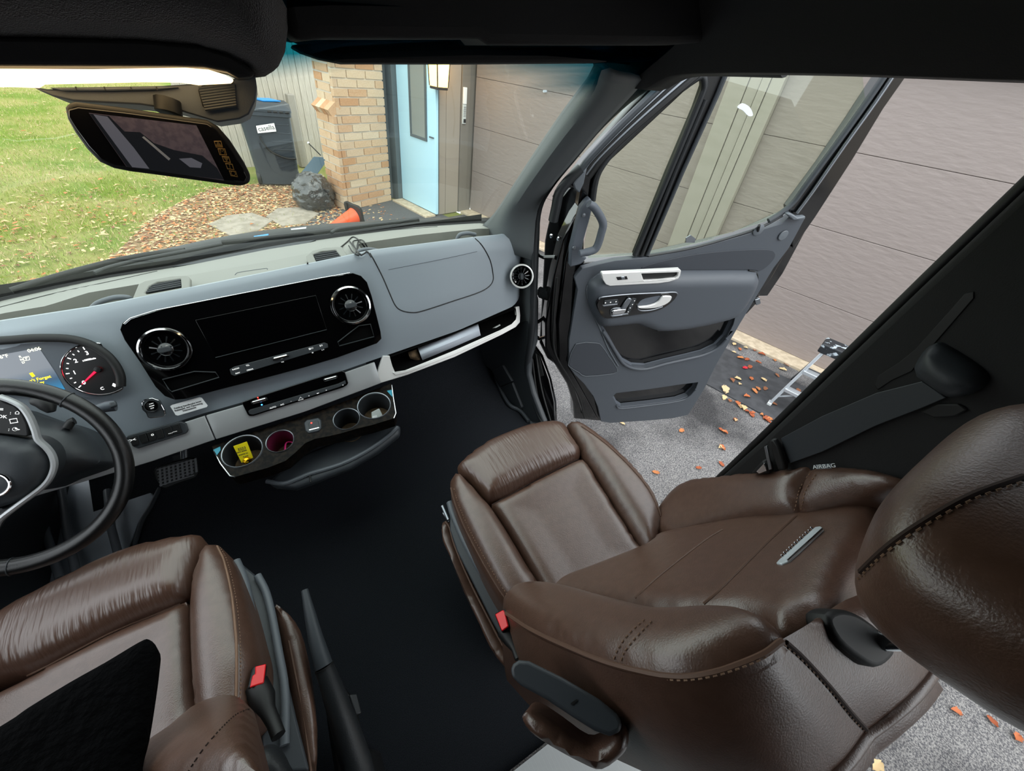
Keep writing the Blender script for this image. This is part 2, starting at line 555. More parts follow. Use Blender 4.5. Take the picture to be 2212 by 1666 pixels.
# ================================================================== OUTSIDE: driveway, house front, lawn
HX = Vector((-.26566, .9627, -.0513)).normalized()       # along the house front, away
HN = Vector((-.9603, -.25955, .1022)).normalized()       # out of the wall towards the van
HZ = HX.cross(HN) * -1
if HZ.z < 0: HZ = -HZ
W0 = Vector((4.036, 1.62, -.958))
def hp(a, b, c): return W0 + HX * a + HN * b + HZ * c
GROUND = Plane(W0, HZ)
WALL = Plane(W0, HN)
RET = Plane(hp(4.55, 0, 0), -HX)
ENT = Plane(hp(0, .68, 0), HN)
def hc(p): q = Vector(p) - W0; return (q.dot(HX), q.dot(HN), q.dot(HZ))
def hbox(name, a, b, c, m, parent=None, bevel=0, **kw):
    V = [hp(x, y, z) for x in a for y in b for z in c]
    Fc = [[0, 1, 3, 2], [4, 6, 7, 5], [0, 4, 5, 1], [2, 3, 7, 6], [0, 2, 6, 4], [1, 5, 7, 3]]
    return obj(name, V, fixn(V, Fc), m, parent, bevel=bevel, smooth=bool(bevel), **kw)
def hpoly(name, pts, m, t=.02, **kw):
    return slab(name, [hp(*p) for p in pts], HZ, t, m, **kw)

struct(hpoly('driveway', [(-14, 0, 0), (-14, 9, 0), (4.45, 9, 0), (4.45, 2.6, 0), (5.25, 2.3, 0), (5.45, 1.7, 0), (5.45, .6, 0), (4.4, .6, 0), (4.4, 0, 0)], 'asphalt', smooth=False), 'grey asphalt driveway')
struct(hpoly('entry_patch', [(4.3, .5, .004), (4.3, 2.1, .004), (4.9, 2.25, .004), (5.2, 2.0, .004), (5.45, 1.7, .004), (5.45, .6, .004)], 'asphalt_dark', t=.01, smooth=False))
struct(hpoly('lawn_ground', [(4.3, .2, -.012), (4.3, 16, -.012), (34, 16, -.012), (34, .2, -.012)], 'lawn', t=.05, smooth=False), 'patchy green lawn')
def ring(px, k=5): return [tuple(hc(GROUND.at(u, v))) for u, v in cr(px, k)]
mul = [(a, b, -.004) for a, b, c in ring([(80, 640), (230, 560), (330, 470), (440, 415), (520, 400), (590, 395), (690, 395), (735, 440), (720, 490), (560, 530), (350, 600), (180, 680)])]
struct(hpoly('leaf_bed', mul, 'mulch', t=.02, smooth=False), 'brown bed of dead leaves between lawn and driveway')
for i, px in enumerate([[(452, 487), (490, 468), (545, 462), (590, 478), (560, 500), (500, 512)], [(575, 470), (600, 452), (650, 450), (690, 463), (660, 485), (610, 490)]]):
    o = hpoly('paving_stone', [(a, b, .018) for a, b, c in ring(px, 1)], 'flagstone', t=.04, bevel=.008)
    tag(o, ['pale flat paving stone nearest the windshield in the leaf bed', 'grey flat paving stone in the leaves beside the black trash bag'][i], 'stone', 'paving stones in the leaf bed')

# grass blades and dead leaves, too many to count
def scatter(name, n, region, size, ms, flat=False, kind='grass', zoff=0):
    V = []; Fc = []; mi = []
    for i in range(n):
        a, b = region()
        ang = random.uniform(0, 6.28); s = size * random.uniform(.6, 1.3)
        c = hp(a, b, zoff); d = HX * math.cos(ang) + HN * math.sin(ang); e = HX * -math.sin(ang) + HN * math.cos(ang)
        k = len(V)
        if flat:
            t = random.uniform(-.25, .5)
            V += [c - d * s, c + e * s * .5 + HZ * s * .25, c + d * s + HZ * s * t, c - e * s * .5 + HZ * s * .2]
            Fc.append((k, k + 1, k + 2, k + 3))
        else:
            tip = HX * random.gauss(0, .5) + HN * random.gauss(0, .5)
            V += [c - d * s * .11, c + d * s * .11, c + HZ * s + tip * s]
            Fc.append((k, k + 1, k + 2))
        mi.append(random.randrange(len(ms)))
    o = obj(name, V, Fc, ms[0], smooth=False)
    for m_ in ms[1:]: o.data.materials.append(m_)
    o.data.polygons.foreach_set('material_index', mi)
    return o
mulxy = np.array([(a, b) for a, b, c in mul])
def in_mul(a, b):
    x1, y1 = mulxy[:, 0], mulxy[:, 1]; x2, y2 = np.roll(x1, -1), np.roll(y1, -1)
    cn = (y1 > b) != (y2 > b)
    return (np.sum(cn & (a < x1 + (b - y1) * (x2 - x1) / np.where(cn, y2 - y1, 1))) % 2) == 1
def r_grass():
    while True:
        a = 4.5 * (22 / 4.5) ** random.random(); b = random.uniform(1.2 if a > 8.2 else 2.2, 10)
        if a < 8.2 and b < 2.4: continue
        if random.random() < .88 and in_mul(a, b): continue
        return a, b
def r_bed():
    while True:
        a = random.uniform(mulxy[:, 0].min() - .3, mulxy[:, 0].max() + .3); b = random.uniform(mulxy[:, 1].min() - .3, mulxy[:, 1].max() + .4)
        if in_mul(a, b) or random.random() < .12: return a, b
def r_lawnleaf():
    a = 4.6 * (20 / 4.6) ** random.random(); return a, random.uniform(2.6, 10)
g = scatter('grass', 90000, r_grass, .036, [MATS['grass_a'], MATS['grass_b'], MATS['grass_a'], MATS['leaf_pale']])
tag(g, 'short yellow-green grass of the lawn seen through the windshield', 'grass', kind='stuff')
g = scatter('leaf_litter', 5200, r_bed, .028, [LEAF[2], MATS['leaf_pale'], LEAF[4], LEAF[3]], True, zoff=.004)
tag(g, 'dry brown leaf litter covering the bed beside the driveway', 'leaves', kind='stuff')
g = scatter('lawn_leaf_litter', 900, r_lawnleaf, .035, [MATS['leaf_pale'], LEAF[2], LEAF[3]], True, zoff=.035)
tag(g, 'pale dead leaves sprinkled over the green lawn', 'leaves', kind='stuff')

# ---- garage doors, trims, sill
HGT = [.03, .60, 1.178, 1.745, 2.285]
def garage(a0, a1, label):
    r = thing('garage_door', label, 'garage door', hp((a0 + a1) / 2, -.05, 0), 'garage doors')
    for i in range(4):
        hbox('panel', (a0, a1), (-.06, -.02), (HGT[i] + .0012, HGT[i + 1] - .0012), 'garage_paint', r, bevel=.004)
    hbox('backing', (a0, a1), (-.09, -.061), (.02, 2.3), 'garage_trim_dark', r)
    hbox('bottom_seal', (a0, a1), (-.055, -.03), (.012, .03), 'rubber', r)
    return r
garage(-4.2, .66, 'taupe sectional garage door seen through the open van doorway')
g1 = garage(1.10, 4.5, 'taupe sectional garage door seen through windshield and door glass')
hb = hc(WALL.at(1177, 197))
box('latch', hp(hb[0], -.01, hb[2]), (.06, .02, .02), 'paper', g1)
t = thing('garage_post', 'pale timber post cladding between the two garage doors', 'post', hp(.88, 0, 0))
for a0, a1, d in ((.66, .76, .05), (.765, .83, .06), (.835, .93, .05), (.935, 1.10, .06)):
    hbox('trim_board', (a0, a1), (-.08, d), (0.03, 2.6), 'garage_trim', t, bevel=.004)
t = thing('garage_header', 'pale header board above the garage doors', 'board', hp(0, 0, 2.3))
hbox('board', (-4.2, 4.5), (-.1, .08), (2.33, 2.9), 'garage_trim', t, bevel=.004)
hbox('shadow_strip', (-4.2, 4.5), (-.06, .03), (2.292, 2.33), 'garage_trim_dark', t, bevel=.003)  # darker colour stands in for the shadow line under the header
o = hbox('garage_sill', (-4.2, 4.5), (-.1, .187), (-.05, .03), 'concrete', bevel=.01)
tag(o, 'cream concrete sill running along the foot of the garage', 'sill')
hbx = hbox('wall_house', (-4.2, 4.55), (-.5, -.12), (0, 3.4), 'siding'); struct(hbx)
struct(hbox('wall_house_added', (-13, -4.2), (-.5, .02), (-.02, 3.4), 'siding'))  # unseen wall run, added to block sky reflected in the seat leather

# ---- return wall beside the entry door
def rb(u, v=330): return hc(RET.at(u, v))[1]
t = thing('entry_side_wall', 'taupe boarded wall between blue door and garage', 'wall', hp(4.6, .3, 0))
edges = [(941, 948, 'frame_slate', .012), (948, 963, 'siding', .0), (963, 992, 'siding', .0), (992, 1009, 'garage_trim_dark', .02), (1009, 1020, 'garage_trim_dark', .008)]
for u0, u1, m_, pr in edges:
    b1, b0 = rb(u0) - .0025, rb(u1) + .0025
    hbox('board', (4.55 - pr, 4.62), (b0, b1), (0, 3.0), m_, t, bevel=.003)
hbox('wall_core', (4.621, 5.0), (-.3, .62), (0, 3.0), 'siding', t)

# keypad
kc = RET.at(1003, 229, .022); kb = hc(kc)
t = thing('garage_keypad', 'slim white garage keypad with its cover slid up', 'keypad', kc)
hbox('cover', (kb[0] - .02, kb[0] + .02), (kb[1] - .028, kb[1] + .032), (kb[2] + .02, kb[2] + .21), 'white_paint', t, bevel=.006)
hbox('body', (kb[0] - .014, kb[0] + .02), (kb[1] - .03, kb[1] + .034), (kb[2] - .21, kb[2] + .018), 'clear_plastic', t, bevel=.005)
for i in range(5):
    hbox('key_row', (kb[0] - .018, kb[0] - .0135), (kb[1] - .02, kb[1] + .02), (kb[2] - .12 + i * .025, kb[2] - .105 + i * .025), 'silver', t)
hbox('sensor', (kb[0] - .019, kb[0] - .0135), (kb[1] - .022, kb[1] + .018), (kb[2] - .195, kb[2] - .15), 'gloss_black', t)

# lantern
lc = RET.at(948, 150, .13); lb = hc(lc)
t = thing('wall_lantern', 'lit bronze wall lantern with warm glass panels beside the blue door', 'lamp', lc)
w1, w0, h = .10, .082, .17
hbox('roof_cap', (lb[0] - w1 - .02, lb[0] + w1 + .02), (lb[1] - w1 - .02, lb[1] + w1 + .02), (lb[2] + h, lb[2] + h + .04), 'bronze', t, bevel=.008)
hbox('base_plate', (lb[0] - w0, lb[0] + w0), (lb[1] - w0, lb[1] + w0), (lb[2] - h - .03, lb[2] - h), 'bronze', t, bevel=.006)
cn = [(-1, -1), (1, -1), (1, 1), (-1, 1)]
for i in range(4):
    x0, y0 = cn[i]; x1, y1 = cn[(i + 1) % 4]
    V = [hp(lb[0] + x0 * w0, lb[1] + y0 * w0, lb[2] - h), hp(lb[0] + x1 * w0, lb[1] + y1 * w0, lb[2] - h),
         hp(lb[0] + x1 * w1, lb[1] + y1 * w1, lb[2] + h), hp(lb[0] + x0 * w1, lb[1] + y0 * w1, lb[2] + h)]
    nn = (V[1] - V[0]).cross(V[3] - V[0])
    slab('glass_panel', V, nn, .004, 'lamp_glow', t, smooth=False)
    tube('corner_bar', [V[0], V[3]], .008, 'bronze', t, seg=6)
hbox('wall_bracket', (lb[0] + .03, 4.55), (lb[1] - .03, lb[1] + .03), (lb[2] + h + .0, lb[2] + h + .06), 'bronze', t, bevel=.005)
pl = bpy.data.lights.new('lantern_bulb', 'POINT'); pl.energy = .8; pl.color = (1, .68, .32); pl.shadow_soft_size = .08
po = bpy.data.objects.new('lantern_bulb', pl); link(po, t, hp(lb[0] - .17, lb[1], lb[2] + .05))

# ---- blue entry door
def ea(u, v): return hc(ENT.at(u, v))[0]
aR, aL = ea(940, 440), ea(868, 425)
t = thing('entry_door', 'sky blue entry door with a narrow vertical window', 'door', hp((aR + aL) / 2, .66, 0))
hbox('leaf', (aR, aL), (.62, .665), (.03, 2.15), 'door_blue', t, bevel=.004)
c0 = hc(ENT.at(917, 402 - 100))[2]
wpx = zz(560, 0, [(1058, 380), (1080, 905), (975, 880), (950, 380)])
inn = zz(560, 0, [(1048, 380), (1063, 875), (992, 855), (972, 380)])
EN2 = ENT.shift(-.012)
wc = [hc(EN2.at(u, v)) for u, v in wpx]
a_lo, a_hi = wc[1][0], wc[2][0]; cb = (wc[1][2] + wc[2][2]) / 2
hbox('window_frame', (a_lo, a_hi), (.666, .682), (cb, cb + .035), 'frame_slate', t, bevel=.003)
hbox('window_frame', (a_lo, a_hi), (.666, .682), (2.0, 2.035), 'frame_slate', t, bevel=.003)
hbox('window_frame', (a_lo, a_lo + .035), (.666, .682), (cb + .035, 2.0), 'frame_slate', t, bevel=.003)
hbox('window_frame', (a_hi - .035, a_hi), (.666, .682), (cb + .035, 2.0), 'frame_slate', t, bevel=.003)
hbox('pane', (a_lo + .035, a_hi - .035), (.666, .672), (cb + .035, 2.0), 'window_dim', t)
kx = hc(ENT.at(931, 297))
hbox('latch_plate', (kx[0] - .05, kx[0] + .04), (.667, .685), (kx[2] - .008, kx[2] + .008), 'frame_slate', t)
t = thing('door_frame', 'dark slate frame of the blue entry door', 'frame', hp(aL, .68, 0))
hbox('jamb', (aL + .004, aL + .16), (.60, .74), (0, 2.4), 'frame_slate', t, bevel=.004)
hbox('jamb', (aL + .162, aL + .42), (.60, .80), (0, 2.4), 'frame_slate', t, bevel=.004)
hbox('head', (aR, aL + .42), (.6, .7), (2.16, 2.4), 'frame_slate', t, bevel=.004)
o = hbox('door_threshold', (aR + .002, aL), (.67, .86), (-.03, .03), 'concrete', bevel=.008)
tag(o, 'pale concrete threshold below the blue door', 'threshold')

# ---- brick pier
pA = Vector(hp(5.42, .863, 0)); pB = Vector(hp(5.228, 1.677, 0)); pC = pB + HX * .42 + HN * .02
topc = hc(Plane(pB, -HX).at(723, 134))[2]
PH = 2.7; course = topc / 17.6
t = thing('brick_pier', 'tan brick pier with pale mortar left of the blue door', 'pier', (pA + pB) / 2)
du = (pB - pA); LW = du.length; du.normalize()
dv = (pC - pB); LN = dv.length; dv.normalize()
nw = HZ.cross(du); nw = -nw if nw.dot(HX) > 0 else nw          # wide face normal, towards the van
nn_ = HZ.cross(dv); nn_ = -nn_ if nn_.dot(HN) < 0 else nn_
ledge = hc(Plane(pB, -HX).at(734, 235))[2]
low = .055
core = [pA - nw * .012, pB - nw * .012 - du * .012, pC - nn_ * .012, pC - du * .8]
slab('mortar_core', [p + HZ * PH for p in core], HZ, PH, 'mortar', t, smooth=False)
lowcore = [pB - nw * .012 - du * .02, pB + du * (low - .012) - nw * .012, pC + du * (low - .012), pC - du * .02]
slab('ledge_core', [p + HZ * ledge for p in lowcore], HZ, ledge, 'mortar', t, smooth=False)
def brick_mesh():
    bm = bmesh.new(); bmesh.ops.create_cube(bm, size=1)
    me = bpy.data.meshes.new('brick'); bm.to_mesh(me); bm.free(); return me
BM = []
for m_ in BRICKS:
    me = brick_mesh(); me.materials.append(m_); BM.append(me)
def brick(c, ex, ey, ez, sx, sy, sz, parent):
    o = bpy.data.objects.new('brick', random.choice(BM)); link(o, parent, c)
    R = Matrix((ex, ey, ez)).transposed()
    o.rotation_mode = 'QUATERNION'; o.rotation_quaternion = R.to_quaternion(); o.scale = (sx, sy, sz)
    md = o.modifiers.new('bevel', 'BEVEL'); md.width = .004; md.segments = 1
    return o
def wallrun(P, d, L, n, c0, c1, blen, stag):
    i = 0; c = c0
    while c < c1 - .02:
        x = -blen * ((i % 2) * .5 + stag)
        while x < L - .004:
            x0, x1 = max(x, 0), min(x + blen - .018, L)
            if x1 - x0 > .03:
                pr = random.uniform(0, .004)
                brick(P + d * ((x0 + x1) / 2) + HZ * (c + course / 2) + n * (pr - .02), d, n, HZ, x1 - x0, .05, course - .02, t)
            x += blen
        c += course; i += 1
wallrun(pA, du, LW, nw, 0, PH, .31, 0)
wallrun(pB + dv * .03, dv, LN - .03, nn_, ledge + course * .6, PH, .31, .35)
wallrun(pB + du * low - dv * .0, dv, LN, nn_, 0, ledge - course * .9, .31, .1)
for i in range(4):     # sloped ledge of bricks on edge
    c = pB + du * (low * .35) + dv * (.05 + i * .105) + HZ * (ledge - course * .05)
    ez = (HZ * .8 + du * .6).normalized(); ex = dv; ey = ez.cross(ex)
    brick(c, ex, ey, ez, .095, .16, .1, t)

# ---- fence
t = thing('board_fence', 'weathered grey vertical board fence behind the trash bins', 'fence', hp(8, 1.5, 0))
bm_f = None
b = .3
while b < 2.75:
    w = random.uniform(.085, .105)
    hbox('board', (7.95 + random.uniform(-.004, .004), 7.975), (b + .003, b + w - .003), (0, 2.6 + random.uniform(-.01, .01)), 'fence', t)
    b += w
hbox('rail', (7.98, 8.03), (.3, 2.75), (1.9, 2.0), 'fence', t)
hbox('rail', (7.98, 8.03), (.3, 2.75), (.4, .5), 'fence', t)
pq = hc(Plane(hp(7.8, 0, 0), -HX).at(643, 300)); pq2 = hc(Plane(hp(7.8, 0, 0), -HX).at(632, 203))
o = hbox('fence_post', (7.72, 7.84), (pq[1] - .06, pq[1] + .06), (0, pq2[2]), 'garage_trim', bevel=.012)
tag(o, 'short square grey timber post in front of the fence beside the bin', 'post')

# ---- wheeled bin
BC = hp(6.98, 1.95, 0)
ang = math.radians(20)
bx = (HN * math.cos(ang) + HX * math.sin(ang)); by = (HX * math.cos(ang) - HN * math.sin(ang))   # bx to the left in view, by away
t = thing('wheeled_bin', 'dark blue-grey wheeled trash bin with a white sticker near the fence', 'bin', BC)
def rrect(cx, cy, w, d, z, r=.06, k=4):
    out = []
    for sx, sy, a0 in ((1, 1, 0), (-1, 1, 90), (-1, -1, 180), (1, -1, 270)):
        for i in range(k + 1):
            an = math.radians(a0 + 90 * i / k)
            out.append(BC + bx * (cx + sx * (w / 2 - r) + r * math.cos(an)) + by * (cy + sy * (d / 2 - r) + r * math.sin(an)) + HZ * z)
    return out
topz = 1.0
loft('body', [rrect(0, 0, .56, .60, .03), rrect(0, 0, .60, .64, .3), rrect(0, -.02, .66, .74, topz - .06), rrect(0, -.02, .70, .78, topz - .05), rrect(0, -.02, .70, .78, topz)], 'bin_plastic', t, closed=True, cap=True)
loft('lid', [rrect(0, -.02, .72, .80, topz + .003), rrect(0, -.02, .72, .80, topz + .03), rrect(0, 0, .6, .66, topz + .075), rrect(0, 0, .3, .3, topz + .085)], 'bin_plastic', t, closed=True, cap=True)
for i in range(4):
    p = BC - by * .41 - bx * (.05 + i * .075) + HZ * (topz + .012)
    tube('hinge_knuckle', [p, p - bx * .05], .018, 'rubber', t, seg=8)
for i in range(4):
    p = BC - by * (.372 - .012 * i) - bx * .02 + HZ * (.85 - .11 * i)
    tube('moulded_rib', [p, p - bx * .27], .012, 'bin_plastic', t, seg=6)
hose = [BC - by * .40 + bx * .12 + HZ * .70, BC - by * .40 + bx * .10 + HZ * .62, BC - by * .385 + bx * .02 + HZ * .5, BC - by * .375 - bx * .15 + HZ * .42, BC - by * .37 - bx * .30 + HZ * .41]
tube('moulded_channel', cr(hose, 5, False), .014, 'rubber', t, seg=8)
for sx in (-1, 1):
    c = BC + bx * sx * .27 - by * .22 + HZ * .11
    lathe('wheel', c, bx, [(.0, -.03), (.09, -.03), (.11, -.02), (.11, .02), (.09, .03), (0, .03)], 'rubber', t, seg=16)
sn = -by
SP = Plane(BC - by * .405 + HZ * .9, -by)
spx = [(553, 272), (592, 266), (597, 284), (557, 288)]
slab('sticker', SP.pts(spx), sn, .003, 'white_paint', t, smooth=False)
ptext('sticker_lettering', 'casella', SP, (575, 277), (592, 274.5), (574, 270), .085, 'print_dark', t, off=.002)
sp2 = [(503, 266), (516, 267), (518, 276), (506, 276)]
o = slab('lid_cloth', [BC + HZ * (topz + .102) + bx * x + by * y for x, y in ((-.25, .0), (-.02, -.12), (.12, .1), (-.1, .2))], HZ, .012, 'blue_plastic', None)
tag(o, 'small bright blue sheet lying on the bin lid', 'sheet')

# ---- trash bag
def blob(name, c, r, m, amp, seed, squash=(1, 1, 1), parent=None):
    rr = random.Random(seed); bm = bmesh.new(); bmesh.ops.create_icosphere(bm, subdivisions=5, radius=1)
    ph = [(Vector((rr.gauss(0, 1), rr.gauss(0, 1), rr.gauss(0, 1))).normalized(), rr.uniform(5, 22), rr.uniform(0, 6)) for _ in range(26)]
    V = []
    for v in bm.verts:
        d = v.co.normalized(); k = 0
        for ax, f, p in ph: k += abs(math.sin(d.dot(ax) * f + p)) / f * 3.2
        q = d * (1 + amp * (k - 3.4))
        loc = Vector((q.x * squash[0], q.y * squash[1], q.z * squash[2])) * r
        if loc.z < -r * squash[2] * .72: loc.z = -r * squash[2] * .72
        V.append(c + HX * loc.x + HN * loc.y + HZ * loc.z)
    Fc = [[x.index for x in f.verts] for f in bm.faces]; bm.free()
    return obj(name, V, Fc, m, parent, sharp=180)
bg = hc(GROUND.at(683, 458))
t = thing('trash_bag', 'crumpled black plastic trash bag slumped against the brick pier', 'bag', hp(bg[0] + .25, bg[1] + .02, 0))
blob('bag_body', hp(bg[0] + .2, bg[1] - .09, .185), .245, 'trash_bag', .08, 4, (1, 1, 1.0), t)
tie = [hp(bg[0] + .02, bg[1] + .02, .27), hp(bg[0] - .03, bg[1] + .0, .29), hp(bg[0] - .03, bg[1] - .05, .24), hp(bg[0] - .05, bg[1] + .05, .20)]
tube('tied_neck', cr(tie, 4, False), [.03, .028, .026, .024, .02, .02, .02, .02, .022, .024, .026, .028, .03], 'trash_bag', t)
# slate panel with white label
BP = Plane(hp(6.25, 1.95, .3), (-HX * .8 + HZ * .6))
t = thing('flat_device', 'flat slate blue device with white label leaning behind the trash bag', 'device', BP.at(670, 375))
pslab('case', [(678, 338), (703, 340), (703, 352), (666, 403), (633, 402), (632, 396)], BP, 0, .03, 'laptop', t, bevel=.006)
pslab('label_sheet', [(652, 373), (662, 374), (646, 400), (636, 396)], BP, .003, .002, 'white_paint', t, smooth=False)
pa = BP.at(693, 336, .02); pb = BP.at(666, 309, .02)
o = tube('stick', [pa, pb], .008, 'rubber'); tag(o, 'thin black stick with pale tip poking up behind the device', 'stick')
lathe('pale_tip', pb, (pb - pa), [(0, -.01), (.018, -.008), (.02, .01), (0, .02)], 'white_paint', o, seg=12)

# ---- traffic cone lying on its side
cb = GROUND.at(768, 492) + HZ * .15
ctip = GROUND.at(660, 520) + HZ * .03
ax = (ctip - cb).normalized()
t = thing('traffic_cone', 'orange traffic cone tipped over on the dark asphalt', 'cone', cb)
lathe('cone', cb, ax, [(.105, 0), (.098, .015), (.018, .46), (.0, .465)], 'orange', t, seg=28)
e1, e2, _ = frame(ax)
sq = [cb + e1 * x + e2 * y for x, y in cr([(-.145, -.145), (0, -.155), (.145, -.145), (.155, 0), (.145, .145), (0, .155), (-.145, .145), (-.155, 0)], 3)]
slab('base', sq, ax, .035, 'rubber', t, bevel=.006)

# ---- rubber mat and ladder on the driveway
b_f, b_b = 1.205, .44
o = hpoly('rubber_mat', [(-3.5, b_f, .012), (.75, b_f, .012), (.75, b_b, .012), (-3.5, b_b, .012)], 'mat_rubber', t=.012, bevel=.004)
tag(o, 'long black rubber mat lying in front of the garage', 'mat')
t = thing('step_ladder', 'low aluminium step ladder with a paint-splashed black top', 'ladder', hp(-.85, .8, .0))
F0, F1 = (1.015, .016), (.82, .545)
def lp(side, s):      # side 0 = near the van door, 1 = the other rail
    a = (-.603 - .095 * s) if side == 0 else (-1.14 + .095 * s)
    return hp(a, F0[0] + (F1[0] - F0[0]) * s, F0[1] + (F1[1] - F0[1]) * s)
def bar(name, p, q, w, d, m):
    p, q = Vector(p), Vector(q); ez = (q - p); L = ez.length; ez.normalize()
    ex = HX - ez * HX.dot(ez); ex.normalize(); ey = ez.cross(ex)
    return box(name, (p + q) / 2, (w, d, L), m, t, R=Matrix((ex, ey, ez)).transposed(), bevel=.002)
for sd_ in (0, 1):
    bar('rail', lp(sd_, 0), lp(sd_, 1), .022, .05, 'ladder_alu')
    x0 = -.63 if sd_ == 0 else -1.11; x1 = -.71 if sd_ == 0 else -1.03
    bar('rear_leg', hp(x0, .42, .012), hp(x1, .74, .53), .02, .028, 'steel')
RH = Matrix((HX, HN, HZ)).transposed()
for s in (.30, .63):
    p, q = lp(0, s), lp(1, s); box('step', (p + q) / 2, ((p - q).length, .07, .03), 'ladder_alu', t, R=RH, bevel=.004)
for sd_ in (0, 1):
    p = lp(sd_, .14); q = lp(sd_, .285) + HX * (-.10 if sd_ == 0 else .10)
    bar('brace', p, q, .012, .02, 'ladder_alu')
hbox('rear_bar', (-1.06, -.68), (.535, .55), (.2, .23), 'steel', t)
hbox('top_cap', (-1.09, -.655), (.70, .865), (.52, .60), 'ladder_cap', t, bevel=.012)
for a in (-.603, -1.14):
    hbox('foot_pad', (a - .016, a + .016), (F0[0] - .03, F0[0] + .03), (.012, .035), 'clear_plastic', t, bevel=.003)

# ---- single fallen leaves on driveway and mat
def leaf_mesh(i):
    rr = random.Random(i); n = 7; V = []; Fc = []
    for k in range(n):
        s = k / (n - 1); w = math.sin(math.pi * min(s * .95 + .03, 1)) ** .7 * .32 * (1 + .25 * math.sin(k * 2.4 + i))
        z = .25 * math.sin(s * 3 + i) * .35
        V += [(s - .5, -w, z + .12 + w * .3), (s - .5, 0, z), (s - .5, w, z + .1 + w * .3)]
    for k in range(n - 1):
        for j in range(2):
            a = k * 3 + j; Fc.append([a, a + 1, a + 4, a + 3])
    me = bpy.data.meshes.new('leaf'); me.from_pydata(V, [], Fc); me.shade_smooth(); return me
LM = []
for i in range(6):
    for m_ in LEAF[:5]:
        me = leaf_mesh(i); me.materials.append(m_); LM.append(me)
RED = leaf_mesh(3); RED.materials.append(MATS['leaf_red'])
PALE = leaf_mesh(2); PALE.materials.append(MATS['leaf_pale'])
s_ = 320 / 2050
onmat = [(120, 930), (205, 910), (390, 905), (580, 1045), (430, 1080), (330, 1155), (370, 745), (490, 680), (240, 620), (330, 640), (480, 1045), (700, 1255), (1035, 1075), (980, 1270), (230, 980), (560, 920), (745, 860)]
bysill = [(830, 770), (440, 500), (240, 485), (320, 470), (150, 530), (880, 700), (720, 640), (540, 560), (160, 415), (985, 520)]
edge_ = [(640, 1460), (560, 1400), (420, 1370), (290, 1300), (400, 1390), (600, 1440), (740, 1480), (250, 1280), (200, 1240), (620, 1475), (340, 1345), (20, 1160), (100, 1200)]
asph = [(1560 + 180 * s_, 680 + 1465 * s_), (1565, 935)] + zz(1100, 500, [(1105, 1285), (1360, 1280), (1380, 1295), (1360, 1395), (1450, 1215), (725, 1240), (1360, 1500), (1215, 1525), (940, 1555)]) + zz(1472, 960, [(1575, 1413), (1705, 1495), (1395, 1365), (990, 1640), (205, 20)], .4238)
def leaf(u, v, size, me, label, group, z):
    p = GROUND.at(u, v) + HZ * z
    o = bpy.data.objects.new('fallen_leaf', me); link(o, None, p)
    an = random.uniform(0, 6.28); ex = HX * math.cos(an) + HN * math.sin(an); ey = HZ.cross(ex)
    o.rotation_mode = 'QUATERNION'; o.rotation_quaternion = Matrix((ex, ey, HZ)).transposed().to_quaternion()
    o.scale = (size, size, size); tag(o, label, 'leaf', group)
for x, y in onmat:
    leaf(1560 + x * s_, 680 + y * s_, random.uniform(.045, .07), random.choice(LM), 'rust-brown curled leaf lying on the black rubber mat', 'leaves on the rubber mat', .016)
leaf(1560 + 305 * s_, 680 + 757 * s_, .06, RED, 'bright red leaf lying on the black rubber mat', 'leaves on the rubber mat', .016)
leaf(1560 + 25 * s_, 680 + 1060 * s_, .1, PALE, 'pale cream leaf lying on the mat near the van door', 'leaves on the rubber mat', .016)
for x, y in bysill:
    leaf(1560 + x * s_, 680 + y * s_, random.uniform(.045, .07), random.choice(LM), 'brown leaf lying in the strip between concrete sill and mat', 'leaves along the garage sill', .006)
for x, y in edge_:
    leaf(1560 + x * s_, 680 + y * s_, random.uniform(.045, .07), random.choice(LM), 'orange-brown leaf drifted along the front edge of the mat', 'leaves along the mat edge', .006)
for u, v in asph:
    leaf(u, v, random.uniform(.04, .055), random.choice(LM), 'small orange-brown leaf lying on the bare grey asphalt', 'leaves on the asphalt', .006)
# ================================================================== VAN SHELL
# floor with carpet, toe board
xs = np.linspace(-.86, .86, 20)
rows = [[(x, y, z) for x in xs] for y, z in ((-.06, 0), (.3, 0), (.7, 0), (1.1, 0), (1.3, .01), (1.42, .06), (1.56, .26), (1.6, .5))]
o = loft('floor', rows, 'carpet', solid=-.03); struct(o, 'black carpet of the van cab floor')
V = []; Fc = []
yy = -.065
px_pitch = .011
o = None
Vr = []; Fr = []
for i in range(90):                 # ribbed metal floor behind the seats
    x0 = -.05 + i * px_pitch
    k = len(Vr)
    for y in (-.065, -2.2):
        Vr += [(x0, y, -.002), (x0 + .003, y, .004), (x0 + .007, y, .004), (x0 + px_pitch, y, -.002)]
    for j in range(3): Fr.append([k + j, k + j + 1, k + 5 + j, k + 4 + j])
o = obj('floor_ribbed', Vr, Fr, 'ribbed', smooth=False, solid=.02); struct(o, 'ribbed pale grey floor behind the seats')
o = box('floor_rear', (-.48, -1.15, -.015), (.84, 2.17, .03), 'carpet'); struct(o)
